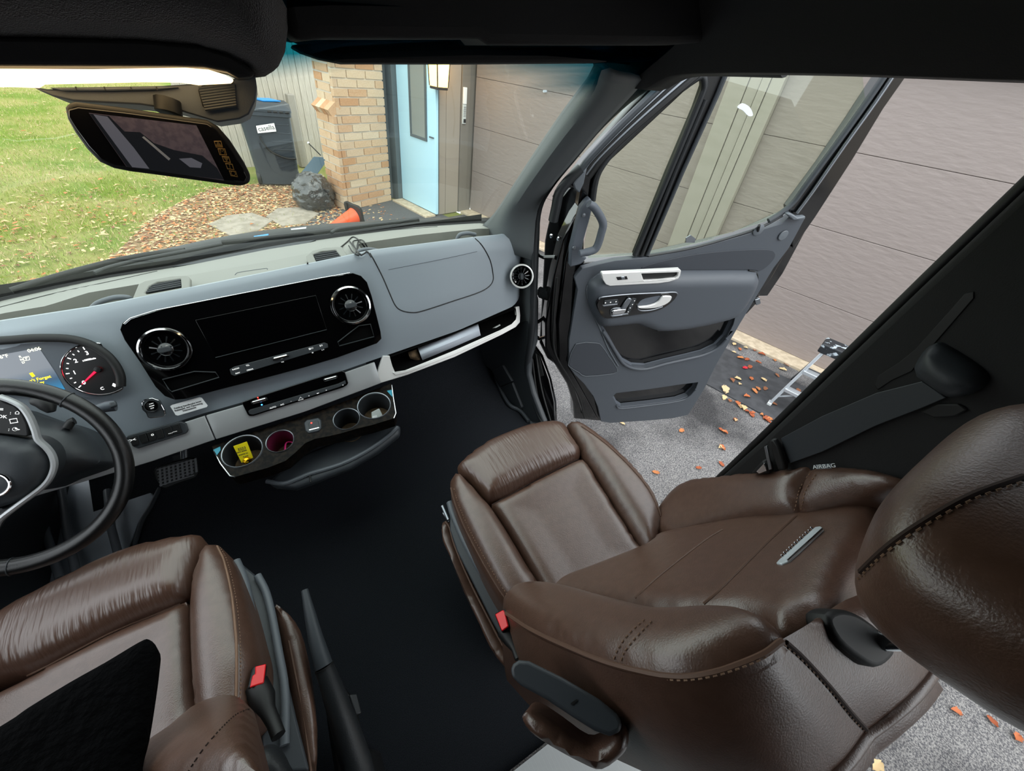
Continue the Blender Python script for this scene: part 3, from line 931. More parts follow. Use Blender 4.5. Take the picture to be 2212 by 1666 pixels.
# closed sides, roof and rear of the van
o = loft('wall_left', [[(-.97, y, z) for y in (-2.4, .12)] for z in (-.2, 1.8)], 'black_soft', solid=.03); struct(o)  # unseen; carried forward to cut light from the driver's window
o = loft('wall_left_door', [[(-.95, y, z) for y in (.12, 1.5)] for z in (-.2, .84)], 'charcoal', solid=.03); struct(o)  # unseen; sill raised to narrow the light from the driver's window
o = loft('wall_left_rail', [[(-.9, y, z) for y in (-.35, .9)] for z in (1.44, 1.8)], 'black_soft', solid=.03); struct(o)
o = loft('wall_rear', [[(x, -2.4, z) for x in (-.97, .92)] for z in (-.2, 1.85)], 'black_soft', solid=.03); struct(o)
o = loft('ceiling', [[(x, y, z + .05 * (1 - (x / .97) ** 2)) for x in np.linspace(-.97, .92, 9)] for y, z in ((-2.4, 1.82), (-.2, 1.80), (.35, 1.74), (.6, 1.62), (.74, 1.5))], 'headliner', solid=.03); struct(o)
o = loft('wall_right_rail', [[(.90, y, z) for y in (-2.4, .3)] for z in (1.60, 1.83)], 'black_soft', solid=.03); struct(o)
o = loft('wall_right_rear', [[(.92, y, z) for y in (-2.4, -1.75)] for z in (-.2, 1.83)], 'black_soft', solid=.03); struct(o)

# windshield
wb = [(-300, 770), (-120, 690), (0, 645), (118, 619), (235, 596), (376, 574), (571, 532), (740, 508), (896, 488), (1047, 478), (1130, 478)]
wbp = [atz(u, v, .795) for u, v in wb]
wt = [atz(u, v, 1.425) for u, v in [(-600, 130), (-200, 125), (100, 125), (300, 125), (460, 125), (620, 125), (800, 126), (1000, 128), (1160, 131), (1300, 136), (1480, 140)]]
rows = []
for i in range(15):
    s = i / 14 * 1.12
    rows.append([a.lerp(b, s) + Vector((0, .05, .06)) * (s * (1 - s) * 1.2) for a, b in zip(wbp, wt)])
ws = loft('window_1', rows, 'glass_windshield'); struct(ws, 'tinted windshield glass')
bs = [.84 + .02 * i for i in range(15)]
band = [[a.lerp(b, s) + Vector((0, .05, .06)) * (s * (1 - s) * 1.2) + Vector((0, -.006, -.004)) for a, b in zip(wbp, wt)] for s in bs]
sb = loft('shade_band', band, 'shade_band', ws)
nc = len(rows[0])
at_ = sb.data.attributes.new('band', 'FLOAT', 'POINT')
s0 = [.96, .96, .96, .96, .96, .955, .99, .995, .95, .885, .87]
vals = [max(0, min(1, 1 - (s - s0[j]) / .06)) for s in bs for j in range(nc)]
at_.data.foreach_set('value', vals)
blk = [[p + Vector((0, .0, .002)) for p in wbp], [p + Vector((0, -.012, -.028)) for p in wbp]]
loft('lower_seal', blk, 'rubber', ws, solid=.006)

# A-pillar trim
inn = [(1296, 128), (1265, 185), (1215, 255), (1160, 335), (1110, 410), (1075, 460), (1048, 486)]
ot = [(1390, 160), (1352, 205), (1300, 262), (1235, 340), (1190, 395), (1160, 450), (1153, 560)]
md = [(1330, 160), (1308, 205), (1262, 272), (1205, 350), (1158, 425), (1122, 490), (1112, 540)]
R_in = [aty(u, v, .745 + .69 * (i / 6)) for i, (u, v) in enumerate(inn)]
R_out = [atx(u, v, .80 + .075 * (i / 6)) for i, (u, v) in enumerate(ot)]
R_mid = [(a + b) / 2 + Vector((-.045, -.03, 0)) for a, b in zip(R_in, R_out)]
q = []
for i in range(7):
    pts = cr([R_in[i], R_mid[i], R_out[i]], 5, False); q.append(pts)
Q = [[Vector(q[i][j]) for i in range(7)] for j in range(len(q[0]))]
Q = [cr(r, 4, False) for r in Q]
ap = loft('trim_1', Q, 'pillar_grey', solid=.012); struct(ap, 'grey A-pillar trim beside the windshield')
bvp = bvh_of(ap)
tg = [cast(bvp, u, v, .0015) for u, v in [(1284, 175), (1290, 150), (1297, 152), (1295, 168), (1279, 200), (1272, 203)]]
if all(tg): slab('airbag_tag', tg, (CAM - tg[0]), .002, 'clear_plastic', ap)
tube('edge_welt', [p + Vector((0, 0, 0)) for p in Q[0]], .006, 'rubber', ap, seg=8)
# door aperture seal
spx = [(1700, 146), (1520, 146), (1440, 160), (1375, 195), (1300, 262), (1235, 340), (1188, 400), (1163, 450), (1156, 520), (1153, 620), (1150, 700), (1141, 770), (1139, 800), (1146, 840), (1160, 885), (1174, 915), (1215, 990)]
sp = [atx(u, v, .875) for u, v in cr(spx, 4, False)]
o = tube('door_seal', sp, .014, 'rubber_grey', None, seg=10); tag(o, 'dark rubber seal around the passenger door opening', 'seal')

# overhead: shelf face, roof rail, visor
SH = Plane((0, .60, 1.45), (0, -.95, .12))
o = pslab('overhead_shelf', [(590, -70), (622, 60), (632, 92), (700, 84), (1040, 84), (1060, 97), (1450, 98), (1560, 89), (1680, 76), (1760, 47), (1820, 8), (1860, -70)], SH, 0, .12, 'black_soft', None, bevel=.012, bseg=3)
tag(o, 'black overhead storage shelf above the windshield', 'shelf')
xr = [(1290, 140), (1340, 165), (1390, 182), (1450, 152), (1550, 143), (1700, 141), (1850, 142), (2030, 146), (2212, 150), (2420, 152)]
ra = [atx(u, v, .80) for u, v in xr]
rb_ = [p + Vector((-.03, 0, .05)) for p in ra]
rc_ = [p + Vector((-.11, -.02, .17)) for p in ra]; rd_ = [p + Vector((.05, 0, -.002)) for p in ra]
re_ = [p + Vector((-.16, -.04, .40)) for p in ra]
o = loft('wall_right_header', [cr(r, 3, False) for r in (rd_, ra, rb_, rc_, re_)], 'black_soft', solid=.01, sharp=60); struct(o, 'black roof rail over the passenger door')
o = pslab('trim_4', [(600, 20), (1380, 20), (1360, 140), (1290, 131), (760, 132), (700, 121), (660, 104), (625, 85)], Plane((0, .765, 1.44), (0, -1, .1)), 0, .02, 'black_soft', None); struct(o, 'black header trim above the windshield')
o = pslab('trim_5', [(1030, 484), (1158, 440), (1156, 520), (1153, 620), (1150, 700), (1141, 770), (1139, 815), (1000, 830), (980, 600)], Plane((.888, 1, 0), (-1, -.05, 0)), 0, .02, 'pillar_grey', None); struct(o, 'grey lower A-pillar trim beside the dashboard')
VP = Plane((0, .70, 1.42), (0, -.9, .25))
t = thing('sun_visor', 'long black passenger sun visor folded up under the shelf', 'visor', VP.at(1000, 115))
vpx = [(626, 97), (645, 94), (700, 88), (760, 84), (1035, 84), (1060, 101), (1440, 103), (1450, 114), (1438, 126), (1400, 130), (1290, 134), (1000, 136), (740, 135), (690, 125), (650, 111)]
pslab('visor_board', vpx, VP, 0, .02, 'black_soft', t, bevel=.006)
tube('visor_rod', VP.pts([(1060, 90), (1250, 90), (1440, 94)], -.01), .006, 'rubber', t)
pslab('clip', [(1010, 80), (1036, 80), (1036, 92), (1010, 92)], VP, .004, .01, 'rubber', t, bevel=.002)

# overhead console with lamp strip
OC = Plane((0, .60, 1.42), (0, -.97, .2))
t = thing('overhead_console', 'black carpet-lined overhead console with a lit lamp strip', 'console', OC.at(300, 150))
fz = [(-260, -120), (100, -130), (500, -120), (615, -110), (626, -40), (622, 60), (616, 112), (602, 143), (580, 157), (553, 160), (533, 142), (480, 118), (430, 106), (300, 92), (100, 86), (-260, 84)]
pillow('carpet_lining', OC.pts(fz), OC.n, .05, .08, 'fuzzy', t, edge=.05, res=.011)
pslab('lower_trim', [(-260, 80), (0, 80), (300, 86), (430, 98), (500, 120), (552, 155), (546, 166), (515, 168), (490, 155), (440, 145), (380, 143), (0, 142), (-260, 142)], OC, .012, .06, 'black_soft', t, bevel=.008)
pslab('lamp_strip', [(-260, 148), (0, 148), (200, 149), (400, 146), (450, 150), (485, 161), (506, 172), (498, 178), (425, 182), (385, 176), (300, 175), (180, 178), (75, 180), (62, 188), (0, 186), (-260, 186)], OC, .004, .03, 'dome_glow', t, bevel=.003)
UC = Plane((0, .63, 1.38), (0, -.9, .3))
hpx = zz(0, 0, [(200, 555), (300, 572), (700, 560), (1050, 550), (1270, 535), (1500, 505), (1640, 480), (1652, 560), (1640, 650), (1600, 735), (1540, 765), (1400, 785), (1150, 710), (900, 672), (480, 650), (340, 620), (270, 590)])
pslab('mirror_housing', hpx, UC, 0, .05, 'dash_dark', t, bevel=.008)
pslab('button_row', zz(0, 0, [(310, 562), (500, 560), (1010, 552), (1150, 560), (1010, 575), (700, 582), (400, 582)]), UC, .006, .01, 'plastic_grey', t, bevel=.002)
for x in (480, 665, 835, 1000):
    pslab('button_gap', zz(0, 0, [(x, 556), (x + 6, 556), (x + 14, 580), (x + 8, 580)]), UC, .0066, .003, 'rubber', t, smooth=False)
pslab('speaker_recess', zz(0, 0, [(1270, 575), (1300, 545), (1500, 520), (1520, 650), (1500, 680), (1320, 702), (1300, 680)]), UC, .002, .01, 'rubber', t, bevel=.002)
for i in range(9):
    y = 548 + i * 17
    tube('grille_slat', UC.pts(zz(0, 0, [(1278 + i * 5, y + 22), (1508 + i * 1.5, y - 8)]), .004), .0016, 'charcoal', t, seg=6)

# mirror with display
MP = Plane(aty(340, 310, .60), (.10, -.93, .30))
t = thing('rearview_mirror', 'wide black rearview mirror with display and amber touch icons', 'mirror', MP.at(340, 310))
mo = zz(0, 0, [(415, 690), (430, 660), (480, 650), (800, 690), (1330, 768), (1400, 808), (1480, 900), (1570, 1040), (1615, 1130), (1605, 1175), (1560, 1192), (1510, 1192), (1000, 1122), (830, 1100), (730, 1080), (640, 1040), (560, 960), (480, 850), (430, 760)])
mi_ = zz(0, 0, [(438, 705), (500, 688), (800, 722), (1330, 795), (1390, 835), (1470, 940), (1560, 1080), (1590, 1140), (1572, 1172), (1500, 1166), (1100, 1106), (740, 1066), (650, 1025), (570, 940), (490, 830), (443, 750)])
pslab('case', mo, MP, 0, .028, 'rubber', t, bevel=.006, bseg=3)
mat('mirror_dark', '1d1d20', .05, spec=.6)
mat('display_image', '4a4045', .3, col2='6a5d62', cscale=180, detail=6, emit='574c50', estr=.12)
mat('display_dark', '191a1d', .25, emit='202226', estr=.15)
mat('display_grey', '55555c', .3, emit='55555c', estr=.25)
pslab('mirror_glass', mi_, MP, .001, .004, 'mirror_dark', t, bevel=.001)
pslab('display', zz(0, 0, [(570, 725), (1262, 806), (1440, 1160), (812, 1072)]), MP, .0016, .001, 'display_image', t, smooth=False)
pslab('display_shape', zz(0, 0, [(575, 730), (700, 745), (800, 845), (900, 850), (990, 920), (1120, 965), (1300, 1000), (1395, 1080), (1438, 1156), (1130, 1118), (815, 1072)]), MP, .002, .0005, 'display_dark', t, smooth=False)
pslab('display_shape', zz(0, 0, [(600, 735), (690, 750), (860, 950), (960, 1085), (850, 1075)]), MP, .0023, .0004, 'display_grey', t, smooth=False)
pslab('display_shape', zz(0, 0, [(912, 882), (925, 876), (1095, 1020), (1085, 1032)]), MP, .0023, .0004, 'paper', t, smooth=False)
pslab('display_shape', zz(0, 0, [(1150, 1020), (1230, 1015), (1300, 1050), (1290, 1080), (1220, 1075)]), MP, .0023, .0004, 'display_grey', t, smooth=False)
zi = lambda p: zz(430, 140, p, 130 / 774)
for q4 in ([(195, 985), (280, 985), (302, 1060), (220, 1058)], [(243, 1080), (330, 1082), (355, 1162), (268, 1155)], [(296, 1178), (380, 1185), (404, 1258), (322, 1245)], [(340, 1270), (425, 1280), (450, 1350), (368, 1338)], [(388, 1365), (470, 1372), (494, 1440), (412, 1425)]):
    tube('touch_icon', MP.pts(zi(q4), .002), .0006, 'amber', t, closed=True, seg=5)
    c = np.mean(q4, 0)
    ptext('touch_symbol', {985: '\u25b2', 1080: 'M', 1178: '\u25bc', 1270: 'I', 1365: 'O'}[q4[0][1]], MP, zi([c])[0], zi([(c[0] + 40, c[1] + 3)])[0], zi([(c[0] - 12, c[1] - 40)])[0], .007, 'amber', t)
tube('stem', [MP.at(365, 245, -.02), UC.at(362, 215, .0)], .012, 'rubber', t)

# B-pillar
BP_ = Plane((.83, .14, .8), (-1, .06, 0))
bp = pslab('wall_right', [(1540, 1045), (1640, 955), (1800, 800), (2000, 607), (2212, 405), (2420, 205), (2900, 300), (2900, 900), (2212, 1300), (1960, 1180), (1700, 1160)], BP_, 0, .07, 'black_soft', None, bevel=.012, bseg=3); struct(bp, 'black B-pillar trim behind the passenger door')
o = tube('pillar_edge_seal', BP_.pts([(1530, 1055), (1640, 950), (1800, 795), (2000, 602), (2212, 400), (2400, 220)], -.02), .008, 'rubber', bp)
BZ = lambda p: zz(1472, 500, p)
pslab('trim_recess', BZ([(1240, 985), (1260, 930), (1400, 840), (1500, 760), (1820, 400), (1880, 385), (1880, 430), (1560, 800), (1480, 900), (1350, 960), (1260, 1020)]), BP_, .002, .002, 'rubber', bp, bevel=.001)
t = thing('belt_guide', 'black padded seat belt height adjuster on the B-pillar', 'belt guide', BP_.at(2040, 820, .03))
pillow('knob', BP_.pts(cr(BZ([(1500, 890), (1550, 780), (1620, 725), (1690, 745), (1900, 880), (1955, 970), (1880, 1040), (1780, 1062), (1700, 1060), (1580, 980)]), 3), .012), BP_.n, .028, .012, 'charcoal', t, edge=.03, res=.008)
pslab('slot', BZ([(1530, 1160), (1640, 1110), (1780, 1110), (1840, 1150), (1760, 1190), (1620, 1200)]), BP_, .006, .004, 'rubber', t, bevel=.002)
t = thing('seat_belt', 'charcoal seat belt webbing hanging along the B-pillar with its tongue', 'seat belt', BP_.at(1900, 900, .01))
pslab('webbing', BZ([(1700, 1070), (1545, 965), (1250, 1040), (900, 1190), (640, 1330), (660, 1505), (900, 1420), (1250, 1250), (1560, 1130)]), BP_, .012, .003, 'charcoal', t, bevel=.001)
pslab('tongue', BZ([(560, 1345), (590, 1335), (620, 1380), (660, 1500), (665, 1540), (620, 1540), (585, 1450)]), BP_, .03, .014, 'rubber', t, bevel=.004)
pslab('tongue_plate', BZ([(530, 1385), (548, 1378), (580, 1530), (560, 1535)]), BP_, .03, .004, 'steel', t, bevel=.001)
pslab('buckle_shell', BZ([(440, 1560), (520, 1470), (550, 1500), (560, 1560)]), BP_, .03, .02, 'rubber', t, bevel=.004)
pslab('buckle_clip', BZ([(480, 1545), (530, 1490), (545, 1540), (500, 1560)]), BP_, .034, .004, 'chrome', t, bevel=.001)
TGP = Plane(BP_.at(1780, 1008, .04), (-.9, .1, .4))
o = pslab('airbag_label', BZ([(860, 1500), (972, 1492), (966, 1524), (868, 1530)]), TGP, 0, .002, 'dash_dark', None); tag(o, 'tiny grey tag lettered AIRBAG at the seat shoulder', 'tag')
ptext('lettering', 'AIRBAG', TGP, BZ([(916, 1511)])[0], BZ([(950, 1508)])[0], BZ([(914, 1498)])[0], .010, 'clear_plastic', o)

# kick panel, sill, body side
KP = Plane((.85, 1, 0), (-1, -.12, .1))
o = pslab('trim_2', [(1010, 760), (1080, 715), (1140, 690), (1153, 640), (1152, 740), (1141, 775), (1140, 810), (1150, 850), (1165, 890), (1175, 915), (1140, 912), (1100, 884), (1082, 840), (1060, 800)], KP, 0, .03, 'charcoal', None, bevel=.008); struct(o, 'dark kick panel beside the passenger footwell')
tube('floor_edge_lip', [atz(u, v, .012) for u, v in cr(zz(840, 620, [(850, 700), (1000, 815), (1100, 905), (1170, 1060), (1230, 1180), (1290, 1260), (1390, 1310), (1480, 1420)], .2041), 4, False)], .01, 'plastic_slate', o, seg=8)
pslab('side_box', zz(840, 620, [(1100, 880), (1200, 830), (1300, 1000), (1170, 1060)], .2041), KP, .012, .02, 'charcoal', o, bevel=.004)
pslab('side_box', zz(840, 620, [(1175, 1065), (1300, 1015), (1405, 1275), (1390, 1295), (1280, 1245)], .2041), KP, .012, .02, 'charcoal', o, bevel=.004)
SL = Plane((.86, .9, .0), (-.3, -.1, .9))
o = pslab('trim_3', zz(840, 620, [(1480, 1400), (1560, 1400), (1640, 1410), (1640, 1480), (1500, 1470)], .2041) + [], SL, 0, .02, 'plastic_slate', None, bevel=.004); struct(o)
BS = Plane((.94, .95, .1), (-.85, -.4, .35))
o = pslab('body_sill', [(1148, 742), (1168, 770), (1186, 820), (1197, 870), (1199, 918), (1172, 925), (1158, 880), (1146, 830), (1141, 790)], BS, 0, .03, 'metal_black', None, bevel=.006)
tag(o, 'glossy black body sill beside the passenger footwell', 'sill')
pslab('sill_slot', zz(1100, 400, [(160, 1110), (200, 1140), (230, 1270), (200, 1280)], .324), BS, .004, .003, 'rubber', o, bevel=.001)
for px in ([(1150, 775), (1160, 850), (1178, 915)], [(1158, 765), (1170, 840), (1190, 912)]):
    tube('rubber_bead', BS.pts(cr(px, 5, False), .008), .005, 'rubber', o, seg=8)
HGP = Plane((.95, 1.10, .6), (-.9, -.4, 0))
o = pslab('hinge_pillar', [(1262, 372), (1225, 405), (1190, 450), (1175, 520), (1170, 620), (1163, 740), (1180, 775), (1215, 800), (1235, 700), (1235, 560), (1262, 450)], HGP, -.05, .05, 'metal_black', None, bevel=.01)
tag(o, 'glossy black hinge pillar between dashboard and open door', 'pillar')
for i in range(8):
    c = HGP.at(1168 + i * 4.4, 632 + i * 1.6, .01); c2 = HGP.at(1170 + i * 4.4, 632 + i * 1.6, .01)
    lathe('wiring_gaiter', c, (c2 - c), [(.012, -.006), (.024, 0), (.012, .006)], 'rubber_grey', o, seg=14)
for px in ([(1152, 545), (1175, 556), (1200, 556)], [(1155, 700), (1170, 690), (1190, 675)], [(1152, 722), (1165, 732), (1182, 727)]):
    tube('hinge_arm', HGP.pts(px, .02), .008, 'metal_black', o, seg=8)
for c in ((1191, 510), (1207, 516)):
    lathe('hinge_bolt', HGP.at(*c, .012), HGP.n, [(0, .006), (.006, .005), (.008, 0)], 'chrome', o, seg=12)

# bonnet and wipers outside the glass
ho = [(-300, 735), (-120, 668), (0, 622), (120, 592), (240, 562), (376, 533), (500, 508), (650, 488), (800, 478), (940, 471), (1070, 470)]
hi2 = [(-300, 775), (-120, 700), (0, 652), (120, 622), (240, 597), (376, 574), (500, 546), (650, 520), (800, 500), (940, 484), (1070, 480)]
r1 = [atz(u, v, .70) for u, v in ho]; r2 = [atz(u, v, .76) for u, v in hi2]
r0 = [p + Vector((0, .06, -.12)) for p in r1]
o = loft('bonnet', [cr(r, 3, False) for r in (r0, r1, r2)], 'hood_paint', solid=.01); tag(o, 'glossy black bonnet edge beyond the windshield', 'bonnet')
t = thing('wiper', 'long black windshield wiper resting on the left of the glass base', 'wiper', atz(300, 560, .78))
tube('blade', [atz(u, v, .80) for u, v in cr([(25, 628), (120, 598), (240, 566), (330, 549), (400, 541)], 5, False)], .009, 'rubber', t)
tube('arm', [atz(u, v, .805) for u, v in cr([(205, 590), (235, 578), (300, 562), (400, 543), (480, 527)], 4, False)], .006, 'rubber_grey', t)
t = thing('wiper', 'black windshield wiper resting on the right of the glass base', 'wiper', atz(700, 505, .78), None)
tube('blade', [atz(u, v, .80) for u, v in cr([(480, 524), (600, 512), (740, 495), (830, 482), (905, 474)], 5, False)], .009, 'rubber', t)
tube('arm', [atz(u, v, .805) for u, v in cr([(715, 503), (735, 494), (800, 486), (870, 478), (905, 473)], 4, False)], .006, 'rubber_grey', t)
o = slab('blue_tag', [atz(u, v, .80) for u, v in [(548, 510), (580, 505), (578, 513), (550, 517)]], (0, -.3, 1), .004, 'blue_plastic'); tag(o, 'small bright blue plastic tag at the foot of the windshield', 'tag')
o = slab('vin_plate', [atz(u, v, .80) for u, v in [(628, 494), (662, 490), (661, 494), (629, 497)]], (0, -.3, 1), .003, 'silver'); tag(o, 'slim silver number plate behind the windshield glass', 'plate')
# ================================================================== DASHBOARD
XS = np.concatenate([np.linspace(-1.0, .78, 72), [.80, .82, .84, .855, .868, .876]])
def prow(px, fn):
    P = sorted([tuple(fn(u, v)) for u, v in px]); P = np.array(P)
    return lambda x: (np.interp(x, P[:, 0], P[:, 1]), np.interp(x, P[:, 0], P[:, 2]))
f0 = prow([(-320, 765), (-120, 692), (0, 648), (118, 621), (235, 598), (376, 576), (571, 534), (740, 510), (896, 490), (1047, 480), (1075, 480)], lambda u, v: atz(u, v, .79))
fl = prow([(-320, 765), (-120, 708), (0, 678), (101, 661), (188, 633), (299, 614), (420, 592), (571, 566), (700, 540), (795, 523), (900, 508), (1034, 494), (1075, 494)], lambda u, v: aty(u, v, 1.36))
f1 = prow([(-320, 745), (-150, 720), (0, 694), (195, 664), (282, 647), (410, 622), (560, 592), (740, 555), (802, 541), (930, 525), (1030, 512), (1075, 508)], lambda u, v: aty(u, v, 1.235))
f2 = prow([(-320, 790), (-150, 760), (0, 722), (270, 692), (500, 650), (760, 594), (900, 572), (1060, 545), (1150, 540)], lambda u, v: aty(u, v, 1.205))
y4 = lambda u: 1.06 + .105 * max(0, min(1, (u - 700) / 415)) ** 1.5
f4 = prow([(-300, 1090), (0, 1020), (300, 938), (440, 893), (640, 836), (840, 766), (990, 714), (1115, 659), (1150, 645)], lambda u, v: aty(u, v, y4(u)))
def trough(x):       # storage troughs left and right of the centre
    return .055 if (-.95 < x < -.26 or .285 < x < .80) else 0
def endr(x):
    e = max(0, (x - .79) / .086); return 1 - math.sqrt(max(0, 1 - e * e))
R = {k: [] for k in range(12)}
for x in XS:
    e = endr(x); y0, z0 = f0(x); yl, zl = fl(x); y1, z1 = f1(x); y2, z2 = f2(x); yb, zb = f4(x)
    zl = max(zl, z0 - .02) if True else zl
    d = trough(x)
    R[0].append((x, y0, z0 - .03 - e * .05)); R[1].append((x, y0, z0 - e * .07))
    R[2].append((x, yl, zl - e * .07)); R[3].append((x, yl - .004, zl - d - e * .07))
    R[4].append((x, y1 + .02, min(z1, zl) - d - e * .07)); R[5].append((x, y1 + .012, z1 - .004 - e * .07))
    R[6].append((x, y1 - e * .0, z1 - e * .05))
    R[7].append((x, y1 - .018 + e * .01, z1 - .012 - e * .045)); 
    ya, za = y2, z2
    R[8].append((x, ya + e * .05, za - e * .02))
    bul = .012 * math.sin(math.pi * np.clip((x - .2) / .62, 0, 1))
    R[9].append((x, ya * .6 + yb * .4 - bul + e * .09, za * .6 + zb * .4))
    R[10].append((x, ya * .25 + yb * .75 - bul * .8 + e * .10, za * .25 + zb * .75 + e * .02)); R[11].append((x, yb + e * .10, zb + e * .03))
dash = thing('dashboard', 'grey van dashboard with black centre panel and silver trim', 'dashboard', (0, 1.2, .5))
body = loft('body', [R[k] for k in range(5, 12)], 'dash_grey', dash, sharp=50)
top = loft('top_deck', [R[k] for k in range(0, 6)], 'dash_top', dash, sharp=30)
bvd = bvh_of(body, top)
DP = Plane((0, 1.205, .813), (0, -.834, .552))
TP = Plane((0, 1.058, .558), (0, -.778, .628))
# underside and fascia back
XL = [x for x in XS if x < .20]
loft('lower_fascia', [[(x, f4(x)[0] - .0, f4(x)[1]) for x in XL], [(x, f4(x)[0] - .03, f4(x)[1] - .075) for x in XL], [(x, 1.30, f4(x)[1] - .12) for x in XL], [(x, 1.45, .35) for x in XL]], 'charcoal', dash)
loft('front_bulkhead', [[(x, 1.58, z) for x in (-.95, .86)] for z in (.0, .78)], 'black_soft', dash)
# defroster slot strip along the glass, vents on the deck
seam('deck_seam', [(676, 519), (740, 508), (840, 498), (945, 490)], bvd, .0016, 'rubber', dash, .0)
seam('deck_seam', [(0, 664), (118, 634), (235, 609), (340, 586)], bvd, .0016, 'rubber', dash, .0)
# speaker grilles: dark flat lens shapes
pslab('defroster_strip', [(372, 576), (440, 560), (520, 544), (640, 523), (682, 518), (660, 527), (560, 546), (450, 566)], Plane((0, 1.5, .792), (0, -.1, 1)), .006, .004, 'charcoal', dash)
def deck_vent(quad, slat0, slat1, n, fr):
    v = pslab('deck_vent', fr, DV, .006, .012, 'dash_top', dash, bevel=.003, holes=[quad])
    pslab('vent_well', quad, DV, -.012, .003, 'rubber', v, smooth=False)
    for i in range(n):
        s = (i + .5) / n
        a = (slat0[0][0] + (slat0[1][0] - slat0[0][0]) * s, slat0[0][1] + (slat0[1][1] - slat0[0][1]) * s)
        b = (slat1[0][0] + (slat1[1][0] - slat1[0][0]) * s, slat1[0][1] + (slat1[1][1] - slat1[0][1]) * s)
        p, q_ = DV.at(*a, .002), DV.at(*b, .002)
        tube('slat', [p, q_], .0028, 'charcoal', v, seg=6)
    return v
DV = Plane((0, 1.30, .855), (0, -.25, 1))
z5 = lambda p: zz(0, 480, p)
z6 = lambda p: zz(560, 440, p)
deck_vent(z5([(960, 410), (1010, 385), (1160, 362), (1165, 420), (940, 462), (930, 455)]), [z5([(965, 405)])[0], z5([(930, 458)])[0]], [z5([(1160, 365)])[0], z5([(1165, 415)])[0]], 4,
          z5([(890, 395), (930, 375), (1100, 345), (1200, 340), (1222, 360), (1222, 425), (1100, 450), (880, 492), (850, 490)]))
deck_vent(z6([(345, 325), (400, 305), (490, 296), (530, 345), (400, 372), (365, 372)]), [z6([(350, 322)])[0], z6([(365, 370)])[0]], [z6([(492, 300)])[0], z6([(528, 343)])[0]], 4,
          z6([(300, 335), (340, 300), (420, 280), (530, 275), (575, 345), (480, 365), (330, 392), (310, 385)]))
for px in (z5([(595, 550), (640, 515), (740, 485), (820, 485), (845, 500)]), z6([(610, 330), (660, 300), (720, 295), (790, 312)]), z6([(1270, 230), (1290, 200), (1340, 190), (1390, 200)])):
    P = [aty(u, v, 1.29) for u, v in cr(px, 5, False)]
    tube('bottle_ring', P, .007, 'plastic_grey', dash)
seam('tray_outline', z5([(1510, 340), (1530, 325), (1620, 310), (1710, 298), (1718, 305)]), bvd, .0011, 'dash_dark', dash, 0)

# ---- centre panel
pan = [(259, 712), (264, 698), (280, 688), (336, 671), (504, 638), (694, 601), (762, 590), (780, 596), (793, 610), (803, 640), (822, 716), (824, 732), (814, 742), (728, 773), (661, 793), (560, 820), (470, 843), (400, 862), (378, 864), (356, 856), (336, 836), (302, 782), (269, 735)]
pk1 = z5([(1045, 1012), (1250, 960), (1385, 965), (1408, 998), (1105, 1090), (1085, 1075)])
pk2 = z6([(505, 890), (640, 785), (715, 775), (738, 855), (515, 915)])
cp = pslab('centre_panel', pan, DP, .014, .014, 'gloss_black', dash, holes=[pk1, pk2], bevel=.002)
for pk in (pk1, pk2):
    a = DP.pts(pk, .012); b = [p - DP.n * .008 for p in a]
    loft('pocket_liner', [a, b], 'recess_shade', cp, closed=True, cap=False)
    slab('pocket_floor', b, DP.n, .003, 'recess_shade', cp, smooth=False)  # shade of a deep pocket put into the colour of a shallow floor
    tube('pocket_rim', DP.pts(pk, .0145), .0016, 'charcoal', cp, closed=True, seg=6)
pslab('display_screen', z5([(1255, 630), (2030, 470), (2100, 690), (1385, 870)]), DP, .0165, .002, 'screen', cp, bevel=.0006)
tube('screen_edge', DP.pts(z5([(1385, 871), (1740, 782), (2100, 691)]), .0166), .0008, 'steel', cp, seg=5)
tube('chrome_edge', DP.pts([(268, 700), (282, 688), (336, 671), (504, 638), (694, 601), (756, 590)], .0145), .0022, 'chrome', cp, seg=8)
zc = lambda p: zz(480, 720, p, 350 / 2212)
pslab('button_strip', zc([(100, 495), (160, 460), (1395, 128), (1440, 145), (1448, 195), (170, 585), (120, 565)]), DP, .0175, .004, 'charcoal', cp, bevel=.001)
def roller(px, pl, off, par, r=.006):
    a, b = pl.at(*px[0], off), pl.at(*px[1], off)
    o = tube('roller', [a, b], r, 'chrome', par, seg=16)
    tube('roller_cap', [a - (b - a).normalized() * .004, a], r * .8, 'rubber', o, seg=12)
    tube('roller_cap', [b, b + (b - a).normalized() * .004], r * .8, 'rubber', o, seg=12)
roller(zc([(712, 352), (886, 308)]), DP, .019, cp)
for (x, y), s in zip([(185, 488), (348, 440), (212, 545), (380, 498), (1212, 210), (1352, 170), (1235, 268), (1375, 228), (825, 393)], ['RADIO', 'TEL', 'NAV', 'MEDIA', '\u260e/\u25cb', '\u2759/\u25cb', 'M', '< >', 'VOL']):
    c = zc([(x, y)])[0]
    ptext('button_print', s, DP, c, zc([(x + 60, y - 17)])[0], zc([(x - 10, y - 50)])[0], .0058 if s != 'VOL' else .004, 'print_white', cp, off=.0182)
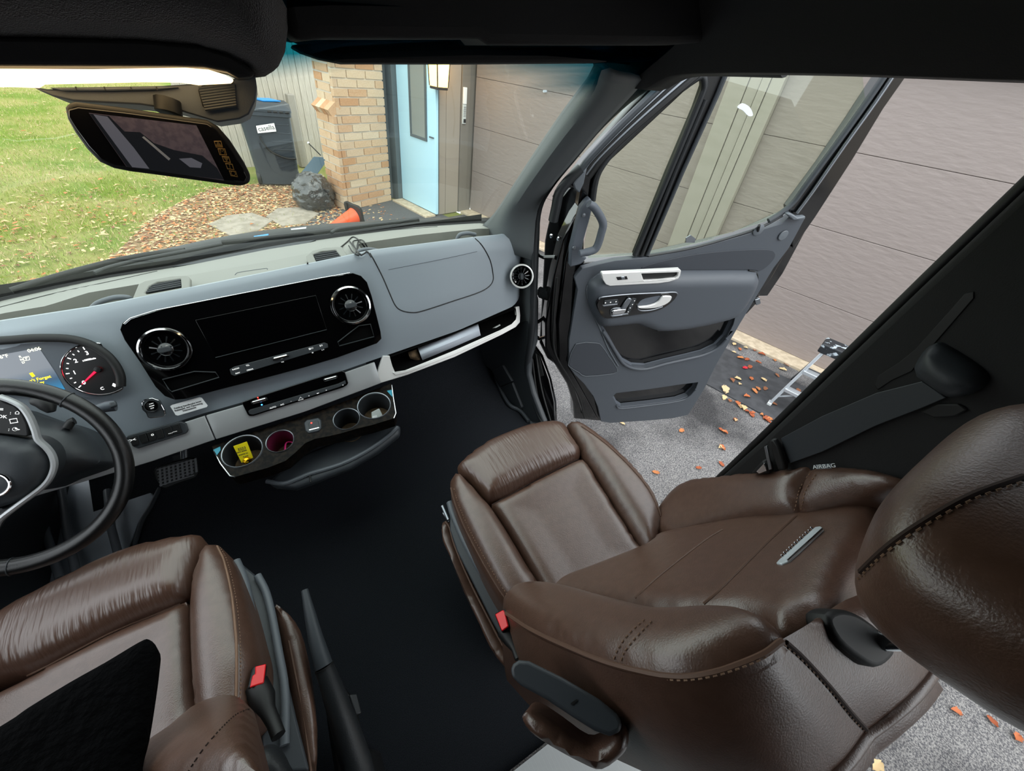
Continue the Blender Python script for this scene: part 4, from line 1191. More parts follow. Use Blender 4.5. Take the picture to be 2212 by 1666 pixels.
def vent(name_lab, cpx, exl, exr, pl, off, par, ringm='chrome', knob_dir=None, nslat=12):
    c = pl.at(*cpx, off); r = (pl.at(*exl, off) - pl.at(*exr, off)).length / 2
    n = pl.n
    v = lathe('air_vent', c, n, [(r, -.004), (r, .004), (r * .97, .008), (r * .90, .009), (r * .86, .004), (r * .85, -.01)], ringm, par, seg=40)
    lathe('vent_throat', c, n, [(r * .855, .0), (r * .8, -.004), (r * .74, -.02), (0.0, -.03)], 'gloss_black', v, seg=40)
    e1, e2, _ = frame(n)
    for i in range(nslat):
        an = 2 * math.pi * i / nslat + .13
        d = e1 * math.cos(an) + e2 * math.sin(an); w = n.cross(d)
        p0 = c + d * r * .28 - n * .002; p1 = c + d * r * .76 - n * .008
        V = [p0 + w * .0012, p0 - w * .0012, p1 - w * .0022, p1 + w * .0022]
        slab('vane', V, n, .012, 'vane', v, smooth=False)
    lathe('vent_hub', c, n, [(r * .30, -.012), (r * .30, -.002), (r * .22, .002), (0, .003)], 'vane', v, seg=20)
    kd = (pl.at(*knob_dir, off) - c).normalized() if knob_dir else e1
    kw = n.cross(kd)
    K = [c + kd * (math.copysign(abs(math.cos(a)) ** .6, math.cos(a)) * r * .26) + kw * (math.copysign(abs(math.sin(a)) ** .6, math.sin(a)) * r * .13) + n * .011 for a in np.linspace(0, 2 * math.pi, 20, endpoint=False)]
    slab('vent_knob', K, n, .01, 'charcoal', v, bevel=.002)
    return v
vent('', (357, 755), (297, 757), (417, 755), DP, .02, dash, knob_dir=(390, 748))
vent('', (758, 660), (715, 662), (803, 658), DP, .02, dash, knob_dir=(790, 652))
RVP = Plane(aty(1127, 597, 1.145), (-.38, -.83, .40))
vent('', (1127, 597), (1101, 598), (1152, 596), RVP, .0, dash, 'satin_white', knob_dir=(1127, 580))

# ---- silver trim
def ribbon(name, x0, x1, m, par, n=24, o1=.006, dz=0):
    a = []; b = []
    for x in np.linspace(x0, x1, n):
        y, z = f4(x); a.append((x, y - o1, z - .004 + dz)); b.append((x, y - .052, z - .064 + dz))
    return loft(name, [a, b], m, par, solid=.012, bevel=.002)
xj1 = TP.at(452, 912).x; xj2 = TP.at(815, 800).x; xs0 = TP.at(240, 1000).x
ribbon('silver_trim', -.80, xj1 - .0015, 'silver', dash)
ribbon('silver_trim', xj1 + .0015, xj2 - .0015, 'silver', dash)
# switch bank left, climate panel centre
zb = lambda p: zz(0, 700, p, .2401)
TQ = TP.shift(.018)
sw = pslab('switch_bank', zb([(1140, 1010), (1400, 935), (1620, 878), (1672, 895), (1692, 955), (1675, 985), (1240, 1122), (1195, 1105)]), TQ, 0, .012, 'charcoal', dash, bevel=.002)
for i, x in enumerate((1190, 1275, 1345, 1420, 1500, 1575)):
    sx = zb([(x - 30 + 0, 1055 - (x - 1190) * .28 - 52 + 22), (x + 34, 1055 - (x - 1190) * .28 - 72 + 22), (x + 62, 1055 - (x - 1190) * .28 + 28), (x + 0, 1055 - (x - 1190) * .28 + 46)])
    b = pslab('switch', sx, TQ, .004, .006, 'rubber', sw, bevel=.001)
for (x, y), s in (((1195, 1045), '><'), ((1370, 995), 'o'), ((1530, 975), '....'), ((1570, 960), '....')):
    ptext('switch_print', s, TQ, zb([(x, y)])[0], zb([(x + 60, y - 17)])[0], zb([(x - 20, y - 60)])[0], .012, 'print_white', sw, off=.0045)
cl = pslab('climate_panel', zc([(262, 945), (420, 885), (1400, 575), (1635, 512), (1680, 535), (1722, 680), (1705, 708), (1650, 742), (430, 1128), (372, 1132), (345, 1110)]), TQ, 0, .014, 'gloss_black', dash, bevel=.0015)
pslab('button_bar', zc([(355, 1065), (380, 1045), (1580, 690), (1680, 645), (1690, 690), (1600, 735), (420, 1115), (370, 1105)]), TQ, .003, .004, 'charcoal', cl, bevel=.001)
roller(zc([(420, 948), (594, 898)]), TQ, .005, cl)
roller(zc([(1402, 640), (1556, 598)]), TQ, .005, cl)
for (x, y), s in zip([(692, 1015), (820, 975), (940, 930), (1185, 855), (1305, 818), (1420, 778), (1648, 706)], ['AUTO', 'A/C', '~', '\u2248', '\u25ac', '\u2248', 'o']):
    ptext('button_print', s, TQ, zc([(x, y)])[0], zc([(x + 60, y - 18)])[0], zc([(x - 12, y - 50)])[0], .0065, 'print_white', cl, off=.0034)
tube('hazard_symbol', TQ.pts(zc([(1040, 920), (1068, 872), (1108, 900)]), .0036), .0007, 'print_white', cl, closed=True, seg=5)
lathe('heat_dot', TQ.at(*zc([(486, 880)])[0], .0015), TQ.n, [(0, .0008), (.0016, 0)], 'led_red', cl, seg=10)
lathe('cool_dot', TQ.at(*zc([(540, 978)])[0], .0035), TQ.n, [(0, .0008), (.0022, 0)], 'led_blue', cl, seg=10)
# start button and sticker
LP_ = Plane(DP.at(340, 880), (0, -.80, .60))
sbt = pslab('start_button', zb([(1275, 705), (1300, 680), (1370, 668), (1430, 690), (1475, 775), (1485, 815), (1465, 832), (1355, 845), (1335, 838), (1320, 800), (1285, 770)]), LP_, .012, .012, 'charcoal', dash, bevel=.002)
tube('chrome_rim', LP_.pts(zb([(1275, 710), (1300, 682), (1370, 670), (1430, 690), (1475, 775), (1485, 815), (1465, 832), (1355, 845), (1335, 838), (1318, 800), (1285, 770)]), .012), .0014, 'chrome', sbt, closed=True, seg=8)
cB = LP_.at(*zb([(1365, 738)])[0], .014); rB = (LP_.at(*zb([(1300, 740)])[0], .014) - LP_.at(*zb([(1432, 735)])[0], .014)).length / 2
lathe('push_disc', cB, LP_.n, [(0, .003), (rB * .8, .003), (rB * .9, 0), (rB * .9, -.004)], 'gloss_black', sbt, seg=28)
lathe('push_ring', cB, LP_.n, [(rB * .88, 0), (rB * .92, .0035), (rB * 1.0, .0035), (rB * 1.02, 0)], 'chrome', sbt, seg=28)
for i, s in enumerate(['START', 'ENGINE', 'STOP']):
    c = zb([(1362 + i * 4, 718 + i * 20)])[0]
    ptext('lettering', s, LP_, c, (c[0] + 10, c[1] - 3), (c[0] - 2, c[1] - 10), .0032, 'print_white', sbt, off=.0173)
st = pslab('warning_sticker', zb([(1530, 740), (1545, 730), (1795, 658), (1815, 665), (1868, 735), (1860, 748), (1600, 825), (1580, 820)]), DP.shift(.004), 0, .002, 'white_paint', None); 
tag(st, 'white handbrake notice sticker below the centre panel', 'sticker')
for i, s in enumerate(['Folding handbrake lever', 'Released, see Operating', 'Instructions']):
    c = zb([(1690 + i * 7, 728 + i * 19)])[0]
    ptext('sticker_lettering', s, DP.shift(.004), c, (c[0] + 20, c[1] - 5.6), (c[0] - 4, c[1] - 10), .0068, 'print_dark', st, off=.0006)
# ---- instrument cluster
CPL = DP.shift(.010)
face = zb([(-1500, 420), (-900, 250), (0, 196), (300, 172), (600, 150), (800, 190), (950, 290), (1030, 400), (1068, 480), (1062, 570), (1000, 640), (850, 662), (500, 650), (0, 640), (-1500, 1000)])
ic = pslab('instrument_cluster', face, CPL, 0, .008, 'dash_dark', dash)
tube('cluster_hood', CPL.pts(cr(zb([(-1500, 380), (-900, 190), (0, 150), (300, 128), (600, 132), (800, 180), (950, 270), (1040, 372), (1084, 470), (1088, 560)]), 4, False), .012), .010, 'rubber', ic, sq=.8)
pslab('display', zb([(-700, 420), (-60, 290), (350, 215), (400, 290), (500, 440), (585, 590), (300, 560), (-700, 640)]), CPL, .001, .0008, 'lcd', ic, smooth=False)
for (x, y), s, sz, m_ in (((308, 232), '04:06', .011, 'lcd_cream'), ((22, 296), '46\u00b0F', .011, 'lcd_cream'), ((238, 310), 'P', .010, 'lcd_cream'), ((182, 296), 'R', .007, 'lcd_cream'), ((195, 322), 'N', .007, 'lcd_cream'), ((210, 347), 'D', .007, 'lcd_cream'), ((330, 500), "Don't Forget", .010, 'lcd_yellow'), ((360, 530), 'Key', .010, 'lcd_yellow')):
    c = zb([(x, y)])[0]
    ptext('display_print', s, CPL, c, (c[0] + 20, c[1] - 4.6), (c[0] - 5, c[1] - 20), sz, m_, ic, off=.0022)
tube('gear_frame', CPL.pts(zb([(208, 302), (258, 290), (268, 322), (218, 332)]), .0022), .0006, 'lcd_cream', ic, closed=True, seg=5)
pslab('phone_symbol', zb([(262, 445), (290, 436), (316, 468), (290, 480)]), CPL, .0022, .0004, 'lcd_yellow', ic)
# rev counter
gc = CPL.at(*zb([(885, 408)])[0], .0015)
gr = (CPL.at(*zb([(552, 420)])[0], .0015) - gc).length
e2g = Vector((0, DP.n.z, -DP.n.y)); e2g = -e2g if e2g.z < 0 else e2g; e1g = Vector((1, 0, 0))
xcl = CPL.at(*zb([(1066, 480)])[0]).x - gc.x
gd = slab('rev_counter', [gc + e1g * min(xcl, gr * math.cos(a)) + e2g * gr * math.sin(a) + CPL.n * .001 for a in np.linspace(0, 2 * math.pi, 60, endpoint=False)], CPL.n, .002, 'gauge_face', ic, smooth=False)
arc = [gc + (e1g * math.cos(math.radians(a)) + e2g * math.sin(math.radians(a))) * gr * .985 + CPL.n * .002 for a in range(0, 365, 5) if 58 < a < 330 and math.cos(math.radians(a)) * gr * .985 < xcl]
tube('chrome_ring', arc, .0022, 'chrome', gd, seg=8)
na = math.radians(213)
nd = e1g * math.cos(na) + e2g * math.sin(na); nw_ = CPL.n.cross(nd)
slab('needle', [gc + nd * gr * .72 + nw_ * .0006 + CPL.n * .006, gc + nd * gr * .72 - nw_ * .0006 + CPL.n * .006, gc - nd * gr * .1 - nw_ * .0028 + CPL.n * .006, gc - nd * gr * .1 + nw_ * .0028 + CPL.n * .006], CPL.n, .002, 'needle', gd, smooth=False)
lathe('needle_cap', gc, CPL.n, [(0, .009), (gr * .1, .008), (gr * .12, .002)], 'gauge_face', gd, seg=20)
for i in range(16):
    a = math.radians(213 - i * 13); d = e1g * math.cos(a) + e2g * math.sin(a); w = CPL.n.cross(d)
    L = .05 if i % 3 == 0 else .03
    if d.x * gr * .88 > xcl: continue
    slab('tick', [gc + d * gr * .80 + w * .0009 + CPL.n * .0016, gc + d * gr * (.80 + L * 2) + w * .0009 + CPL.n * .0016, gc + d * gr * (.80 + L * 2) - w * .0009 + CPL.n * .0016, gc + d * gr * .80 - w * .0009 + CPL.n * .0016], CPL.n, .0004, 'gauge_print', gd, smooth=False)
for i, s in enumerate('012345'):
    a = math.radians(213 - i * 39); d = e1g * math.cos(a) + e2g * math.sin(a)
    if d.x * gr * .7 > xcl: continue
    text('dial_number', s, gc + d * gr * .66 + CPL.n * .0018, e1g, e2g, gr * .2, 'gauge_print', gd)
for ang_, s in ((258, 'C'), (287, '\u2666'), (318, 'H')):
    a = math.radians(ang_); d = e1g * math.cos(a) + e2g * math.sin(a)
    if d.x * gr * .78 > xcl: continue
    text('dial_letter', s, gc + d * gr * .74 + CPL.n * .0018, e1g, e2g, gr * .15, 'gauge_print', gd)
text('dial_caption', 'x1000/min', gc + e2g * gr * .42 - e1g * gr * .1 + CPL.n * .0018, e1g, e2g, gr * .09, 'gauge_print', gd)

# ---- glove box lines
gl = z6([(712, 318), (742, 372), (792, 470), (832, 562), (872, 650), (912, 686), (980, 700), (1050, 690), (1250, 625), (1400, 575), (1468, 540), (1500, 500), (1502, 450), (1482, 360), (1432, 270), (1378, 215)])
seam('glove_box_gap', gl, bvd, .0022, 'rubber', dash, -.0004)
seam('glove_box_crease', z6([(830, 425), (1000, 392), (1200, 352), (1400, 308)]), bvd, .0009, 'dash_dark', dash, 0)

# ---- passenger shelf
zs = lambda p: zz(840, 620, p, 340 / 1666)
p1 = aty(838, 806, 1.045); p2 = aty(1118, 690, 1.150); p3 = aty(1000, 712, y4(1000))
SPL = Plane(p1, (p2 - p1).cross(p3 - p1))
if SPL.n.y > 0: SPL.n = -SPL.n
oute = [(815, 806)] + zs([(-120, 870), (-60, 730), (10, 728), (500, 548), (900, 390), (1350, 222), (1383, 205), (1392, 300), (1388, 375), (1345, 425), (1200, 505), (700, 742), (200, 932), (-90, 1020)])[1:]
inne = zs([(12, 746), (500, 564), (900, 406), (1345, 236), (1352, 300), (1345, 345), (1300, 392), (1180, 455), (700, 668), (400, 790), (95, 912), (68, 905), (40, 840)])
ub = [(815, 806)] + zs([(-60, 730), (10, 728), (14, 748), (40, 840), (68, 905), (95, 912), (400, 790), (700, 668), (1180, 455), (1300, 392), (1345, 345), (1352, 300), (1346, 212), (1383, 205), (1392, 300), (1388, 375), (1345, 425), (1200, 505), (700, 742), (200, 932), (-90, 1020)])
sh = pslab('shelf_bezel', ub, SPL, .002, .012, 'satin_white', dash, bevel=.002)
a = SPL.pts(inne, .002); b = [p + Vector((0, .22, -.02)) for p in a]
loft('shelf_liner', [a, b], 'recess_shade', sh, closed=True)
slab('shelf_back', b, (0, -1, 0), .003, 'recess_shade', sh, smooth=False)
pslab('shelf_lip', zs([(40, 905), (200, 880), (700, 690), (1180, 470), (1180, 490), (700, 715), (200, 905), (70, 935)]), SPL, .006, .004, 'satin_white', sh, bevel=.001)
# things in the shelf
SI = Plane(SPL.p + Vector((0, .03, 0)), SPL.n)
def curved(name, tl, tr, bl, br, pl, bulge, m, k=7):
    rows = []
    for i in range(k):
        s = i / (k - 1); q0 = (tl[0] + (bl[0] - tl[0]) * s, tl[1] + (bl[1] - tl[1]) * s); q1 = (tr[0] + (br[0] - tr[0]) * s, tr[1] + (br[1] - tr[1]) * s)
        h = bulge * math.sin(math.pi * s)
        rows.append([pl.at(*q0, h), pl.at((q0[0] + q1[0]) / 2, (q0[1] + q1[1]) / 2, h), pl.at(*q1, h)])
    return loft(name, rows, m, None, solid=.003)
Z_ = zs([(305, 640), (945, 392), (368, 800), (976, 530)])
o = curved('rolled_booklet', Z_[0], Z_[1], Z_[2], Z_[3], SI, .03, 'booklet'); tag(o, 'rolled pale blue booklet in the silver-lipped shelf', 'booklet')
Z_ = zs([(560, 735), (1200, 450), (540, 748), (1212, 462)])
o = curved('paper_sheet', Z_[0], Z_[1], Z_[2], Z_[3], SPL.shift(-.002), .001, 'paper', 3); tag(o, 'thin white paper sheet lying in front of the rolled booklet', 'paper')
Z_ = zs([(975, 505), (1175, 392), (985, 530), (1185, 420)])
o = curved('folded_leaflet', Z_[0], Z_[1], Z_[2], Z_[3], SI, .006, 'clear_plastic', 3); tag(o, 'small grey leaflet at the right end of the shelf', 'leaflet')
Z_ = zs([(205, 690), (300, 660), (225, 760), (345, 800)])
o = curved('card_sleeve', Z_[0], Z_[1], Z_[2], Z_[3], SI, .012, 'cup_base', 5); tag(o, 'brownish card sleeve left of the rolled booklet in the shelf', 'card')
Z_ = zs([(105, 850), (225, 820), (110, 868), (228, 838)])
o = curved('blue_pen', Z_[0], Z_[1], Z_[2], Z_[3], SI, .004, 'blue_plastic', 4); tag(o, 'dark blue item in the left end of the shelf', 'pen')

# ---- cup holder tray
zt = lambda p: zz(420, 780, p, 500 / 2212)
CT = Plane((0, .93, .475), (0, -.12, 1))
cups = [((460, 862), 205, True), ((820, 768), 142, False), ((1455, 556), 138, False), ((1718, 428), 172, True)]
circ = []
for (x, y), r_, big in cups:
    c = CT.at(*zt([(x, y)])[0]); rr_ = (CT.at(*zt([(x - r_, y)])[0]) - CT.at(*zt([(x + r_, y)])[0])).length / 2 * .90
    circ.append([c, rr_])
for i, j in ((0, 1), (3, 2)):
    d = (circ[i][0] - circ[j][0]).length; s = circ[i][1] + circ[j][1]
    if s > d - .004:
        k = (d - .004) / s; circ[i][1] *= k; circ[j][1] *= k
e1c, e2c, _ = frame(CT.n, (0, 1, 0))
topo = zt([(165, 815), (600, 665), (1000, 540), (1450, 380), (1875, 215), (1895, 330), (1925, 500), (1905, 548), (1700, 612), (1560, 645), (1400, 692), (1300, 716), (1150, 745), (1060, 785), (960, 880), (870, 955), (700, 1022), (560, 1060), (390, 1108), (340, 1100), (250, 985), (190, 870)])
holes = [[c + (e1c * math.cos(a) + e2c * math.sin(a)) * r_ for a in np.linspace(0, 2 * math.pi, 28, endpoint=False)] for c, r_ in circ]
mat('burl_black', '060505', .32, spec=.08, col2='1d1711', cscale=90, detail=8)
tr_ = slab('cup_holder_tray', CT.pts(topo), CT.n, .05, 'burl_black', dash, holes=holes, bevel=.003)
for k, (c, r_) in enumerate(circ):
    lathe('cup_rim', c, CT.n, [(r_ * .97, -.002), (r_ * .985, .003), (r_ * 1.03, .004), (r_ * 1.06, .0)], 'steel', tr_, seg=36)
    lathe('cup_liner', c, CT.n, [(r_ * .985, .001), (r_ * .95, -.03), (r_ * .9, -.085)], 'magenta_dark' if k == 1 else 'cup_liner', tr_, seg=36)
    lathe('cup_floor', c - CT.n * .08, CT.n, [(0, 0), (r_ * .93, 0), (r_ * .93, -.004)], 'cup_base', tr_, seg=30)
loft('tray_skirt', [CT.pts(topo, -.05), [p + Vector((0, .02, -.03)) for p in CT.pts(topo, -.05)]], 'metal_black', tr_, closed=True)
pslab('corner_film', zt([(178, 850), (245, 818), (250, 850), (215, 900)]), CT, .0015, .001, 'teal_film', tr_, smooth=False)
pslab('corner_film', zt([(1840, 285), (1885, 275), (1898, 350), (1870, 320)]), CT, .0015, .001, 'teal_film', tr_, smooth=False)
tube('tray_edge', CT.pts(zt([(185, 860), (250, 985), (340, 1100), (390, 1108)]), .001), .002, 'chrome', tr_, seg=6)
tube('tray_edge', CT.pts(zt([(1885, 230), (1900, 350), (1925, 500), (1905, 548)]), .001), .002, 'chrome', tr_, seg=6)
us = pslab('usb_socket', zt([(1045, 590), (1070, 562), (1185, 540), (1210, 565), (1212, 640), (1180, 670), (1090, 688), (1060, 665)]), CT, .004, .01, 'plastic_slate', tr_, bevel=.003)
pslab('usb_door', zt([(1085, 590), (1180, 568), (1195, 630), (1100, 655)]), CT, .006, .003, 'charcoal', us, bevel=.001)
lathe('usb_led', CT.at(*zt([(1118, 592)])[0], .0065), CT.n, [(0, .001), (.0022, 0)], 'led_red', us, seg=10)
pslab('usb_latch', zt([(1095, 655), (1190, 632), (1192, 640), (1098, 664)]), CT, .0065, .002, 'chrome', us)
# console below the tray
CL = Plane((0, .92, .37), (0, -.1, 1))
lo_ = pslab('lower_console', zt([(690, 1155), (760, 1190), (960, 1205), (1110, 1155), (1500, 1005), (1750, 855), (1960, 690), (1965, 600), (1500, 700), (1000, 900)]), CL, 0, .035, 'plastic_slate', dash, bevel=.012, bseg=3)
tube('console_lip', CL.pts(cr(zt([(690, 1150), (850, 1172), (1000, 1120), (1110, 1075), (1400, 985), (1650, 860), (1850, 720), (1940, 630)]), 4, False), .004), .007, 'plastic_grey', lo_, seg=8)
tube('console_joint', CL.pts(zt([(1098, 1060), (1112, 1160)]), .004), .0025, 'rubber', lo_, seg=6)

# things in the cups
KT = Plane(circ[0][0] - CT.n * .03, (0, -.75, .65))
o = pslab('key_tag', zt([(370, 815), (500, 770), (562, 925), (450, 975)]), KT, 0, .002, 'yellow_tag', None, bevel=.0005); tag(o, 'yellow key tag numbered 3223 in the left cup holder', 'tag')
for s, (x, y), sz in (('3223', (452, 838), .011), ('NAME ADDR', (448, 866), .005), ('PHONE No', (468, 890), .005), ('PLATE', (490, 912), .005)):
    c = zt([(x, y)])[0]
    ptext('tag_lettering', s, KT, c, (c[0] + 20, c[1] - 6), (c[0] - 6, c[1] - 20), sz, 'print_dark', o, off=.0006)
c = circ[0][0] - CT.n * .045 + Vector((.01, -.012, 0))
o = lathe('key_bell', CT.at(*zt([(505, 955)])[0], -.04), (0, -.5, .8), [(0, .012), (.008, .010), (.012, .002), (.011, -.008), (0, -.012)], 'brass', None, seg=20); tag(o, 'shiny brass key fob beside the yellow tag', 'key fob')
o = slab('black_key', CT.pts(zt([(520, 1000), (610, 905), (640, 930), (560, 1020)]), -.035), CT.n, .006, 'gloss_black', None, bevel=.002); tag(o, 'black flat key lying by the yellow tag in the cup', 'key')
o = tube('pink_strap', [CT.at(*p, -.05) for p in cr(zt([(865, 880), (870, 800), (895, 775), (945, 785), (935, 850), (900, 870)]), 4, False)], .005, 'pink', None, sq=.4); tag(o, 'bright pink strap curled in the small cup holder', 'strap')
CPP = Plane(circ[3][0] - CT.n * .055, (-.1, -.6, .8))
t = thing('clear_cap', 'translucent white plastic cap in the right cup holder', 'cap', CPP.at(*zt([(1750, 520)])[0]))
pslab('front_face', zt([(1690, 490), (1765, 452), (1790, 500), (1815, 560), (1745, 580), (1695, 578)]), CPP, .004, .012, 'clear_plastic', t, bevel=.002)
pslab('fold', zt([(1700, 530), (1745, 520), (1750, 575), (1702, 575)]), CPP, .008, .004, 'white_paint', t, bevel=.001)

# cable on the dash
cab = z6([(310, 385), (320, 350), (380, 340), (480, 310), (560, 250), (600, 215), (640, 235), (690, 300), (720, 345)])
def deckpt(u, v, h):
    p = cast(bvd, u, v, 0)
    return (p if p is not None else aty(u, v, 1.3)) + (CAM - (p if p is not None else aty(u, v, 1.3))).normalized() * h
t = thing('black_cable', 'tangled thin black cable lying across the right deck vent', 'cable', aty(760, 530, 1.3))
for px, hh in ((cab, .012), (z6([(580, 240), (620, 290), (650, 330), (690, 300), (640, 240), (630, 300), (660, 335)]), .02), (z6([(575, 270), (600, 310), (640, 330), (600, 250), (640, 235), (670, 240), (700, 290)]), .025), (z6([(640, 260), (620, 320), (640, 335)]), .02)):
    tube('cable_loop', [deckpt(u, v, hh) for u, v in cr(px, 5, False)], .0022, 'rubber', t, seg=6)

# ---- steering wheel
WC = Vector((-.575, .838, .737)); wn_ = Vector((0, -math.sin(math.radians(51)), math.cos(math.radians(51))))
w1_ = Vector((1, 0, 0)); w2_ = wn_.cross(w1_)
WP = Plane(WC, wn_)
t = thing('steering_wheel', 'black leather steering wheel with silver-edged spokes', 'steering wheel', WC)
tube('rim', [WC + (w1_ * math.cos(a) + w2_ * math.sin(a)) * .185 for a in np.linspace(0, 2 * math.pi, 80, endpoint=False)], .0165, 'steer_leather', t, closed=True, seg=16)
for u, v in ((142, 868), (25, 1228)):
    p = WP.at(u, v); d = (p - WC).normalized(); tt = wn_.cross(d)
    tube('rim_joint', [WC + d * .185 + (d * math.cos(a) + wn_ * math.sin(a)) * .0172 for a in np.linspace(0, 2 * math.pi, 16, endpoint=False)], .0012, 'charcoal', t, closed=True, seg=6)
hub = zb([(-700, 1000), (-700, 1500), (-200, 1665), (100, 1620), (300, 1520), (430, 1380), (470, 1250), (440, 1150), (380, 1090), (300, 1050), (230, 1040), (0, 1000), (-300, 960)])
pillow('airbag_cover', WP.pts(cr(hub, 2), .02), wn_, .03, .05, 'charcoal', t, edge=.05, res=.012)
sil = WP.pts(cr(zb([(0, 655), (100, 690), (200, 745), (270, 840), (320, 960), (345, 1040), (420, 1110), (470, 1180), (490, 1270), (460, 1370), (400, 1450), (300, 1530), (150, 1640), (0, 1760), (-60, 1880)]), 3, False), .026)
tube('silver_edge', sil, .0055, 'silver', t, seg=8, sq=1.6)
tube('silver_edge', [Vector((2 * WC.x - p.x, p.y, p.z)) for p in sil if p.x > WC.x + .012], .0055, 'silver', t, seg=8, sq=1.6)
pslab('spoke_panel', zb([(-500, 640), (0, 690), (130, 735), (200, 800), (245, 900), (258, 1005), (230, 1015), (0, 990), (-500, 960)]), WP, .022, .03, 'rubber', t, bevel=.003)
for (x, y), s in (((15, 770), '\u2261'), ((20, 835), 'OK'), ((95, 800), ':'), ((155, 800), '\u2302'), ((80, 950), ':'), ((145, 950), '\u25d4\u25b8')):
    c = zb([(x, y)])[0]
    ptext('spoke_print', s, WP, c, (c[0] + 20, c[1] + 1), (c[0] - 4, c[1] - 20), .009, 'print_white', t, off=.0226)
tube('spoke_key', WP.pts(zb([(85, 860), (150, 850), (160, 885), (95, 895)]), .0226), .0009, 'print_white', t, closed=True, seg=6)
tube('emblem_ring', [WP.at(*zb([(-60, 1450)])[0], .05) + (w1_ * math.cos(a) + w2_ * math.sin(a)) * .022 for a in np.linspace(0, 2 * math.pi, 30, endpoint=False)], .003, 'chrome', t, closed=True, seg=8)
pslab('lower_spoke', zb([(-300, 1700), (60, 1640), (200, 1570), (110, 1680), (0, 1790), (-100, 1960), (-400, 1960)]), WP, .012, .02, 'charcoal', t, bevel=.004)
SCP = Plane(WC + Vector((.05, .12, -.10)), (.1, -.6, .8))
t = thing('steering_column', 'dark plastic steering column shroud with control stalks', 'steering column', SCP.p)
pillow('shroud', SCP.pts(cr(zb([(-600, 760), (0, 720), (350, 830), (600, 900), (760, 1000), (880, 1180), (860, 1270), (500, 1400), (200, 1500), (-600, 1500)]), 3)), SCP.n, .05, .12, 'charcoal', t, edge=.09, res=.02)
sa = [SCP.at(*p, .05) for p in zb([(700, 790), (860, 770), (960, 745), (1040, 735)])]
tube('stalk', sa, [.008, .010, .013, .013], 'dash_dark', t)
pslab('stalk_button', zb([(975, 705), (1035, 690), (1050, 735), (990, 760)]), SCP, .066, .01, 'plastic_slate', t, bevel=.003)
tube('paddle', SCP.pts(zb([(280, 700), (360, 690), (440, 740), (460, 790)]), .03), [.008, .016, .016, .008], 'rubber', t)
tube('tilt_lever', SCP.pts(zb([(600, 940), (640, 880), (670, 870)]), .02), .009, 'rubber', t)

# ---- pedal and driver's footwell
PP = Plane(aty(380, 1022, 1.20), (0, -.75, .65))
t = thing('brake_pedal', 'wide brake pedal with cross-hatched grey rubber tread', 'pedal', PP.p)
ppx = zb([(1380, 1330), (1400, 1290), (1500, 1260), (1680, 1205), (1745, 1205), (1775, 1250), (1785, 1340), (1760, 1385), (1600, 1440), (1490, 1485), (1450, 1475), (1395, 1400)])
pslab('pad', ppx, PP, 0, .015, 'rubber_grey', t, bevel=.004)
mat('tread', '85888c', .6)
for i in range(9):
    x = 1425 + i * 40
    pslab('tread_rib', zb([(x, 1300 - i * 11), (x + 22, 1294 - i * 11), (x + 34, 1460 - i * 16), (x + 12, 1466 - i * 16)]), PP, .004, .004, 'tread', t, bevel=.001)
for i in range(6):
    y = 1310 + i * 28
    pslab('tread_bar', zb([(1405 + i * 5, y), (1745, y - 95), (1748, y - 85), (1408 + i * 5, y + 10)]), PP, .0042, .004, 'tread', t, bevel=.001)
tube('pedal_arm', [PP.at(400, 1000, -.015), PP.at(398, 975, -.02), PP.at(395, 940, -.10)], .012, 'steel', t)
pslab('pedal_bracket', zb([(1545, 1190), (1660, 1160), (1665, 1230), (1560, 1260)]), PP, -.03, .01, 'charcoal', t, bevel=.003)
mat('vinyl', '8b959e', .4, bump=.3, bscale=500)
o = slab('footwell_mat', [atz(u, v, .012) for u, v in [(272, 1200), (300, 1130), (335, 1072), (250, 990), (60, 1010), (-300, 1150), (-300, 1450), (100, 1420)]], (0, 0, 1), .012, 'vinyl', None, bevel=.004); tag(o, "grey vinyl mat in the driver's footwell", 'mat')
o = tube('carpet_edge', [atz(u, v, .01) for u, v in cr([(285, 1195), (305, 1130), (325, 1095), (345, 1055)], 4, False)], .008, 'plastic_slate', None); tag(o, "grey plastic strip between carpet and driver's footwell", 'strip')
t = thing('column_brace', 'dark footwell side struts beside the accelerator', 'strut', atz(90, 1180, .1))
for px in ([(92, 1030), (98, 1150), (130, 1250)], [(130, 1040), (145, 1150), (165, 1240)], [(232, 1060), (240, 1140), (256, 1200)]):
    tube('strut', [atz(u, v, .06) for u, v in px], .012, 'plastic_grey', t)
# ================================================================== OPEN PASSENGER DOOR
DR = Plane((1.281, .924, 0), (-.292, -.956, 0))
z7 = lambda p: zz(1100, 500, p)
z3 = lambda p: zz(1040, 0, p)
z4 = lambda p: zz(1472, 0, p)
zh = lambda p: zz(1280, 570, p, 220 / 2212)
door = thing('van_door', 'open passenger door of the van with grey trim and black frame', 'door', DR.at(1400, 780, -.05))
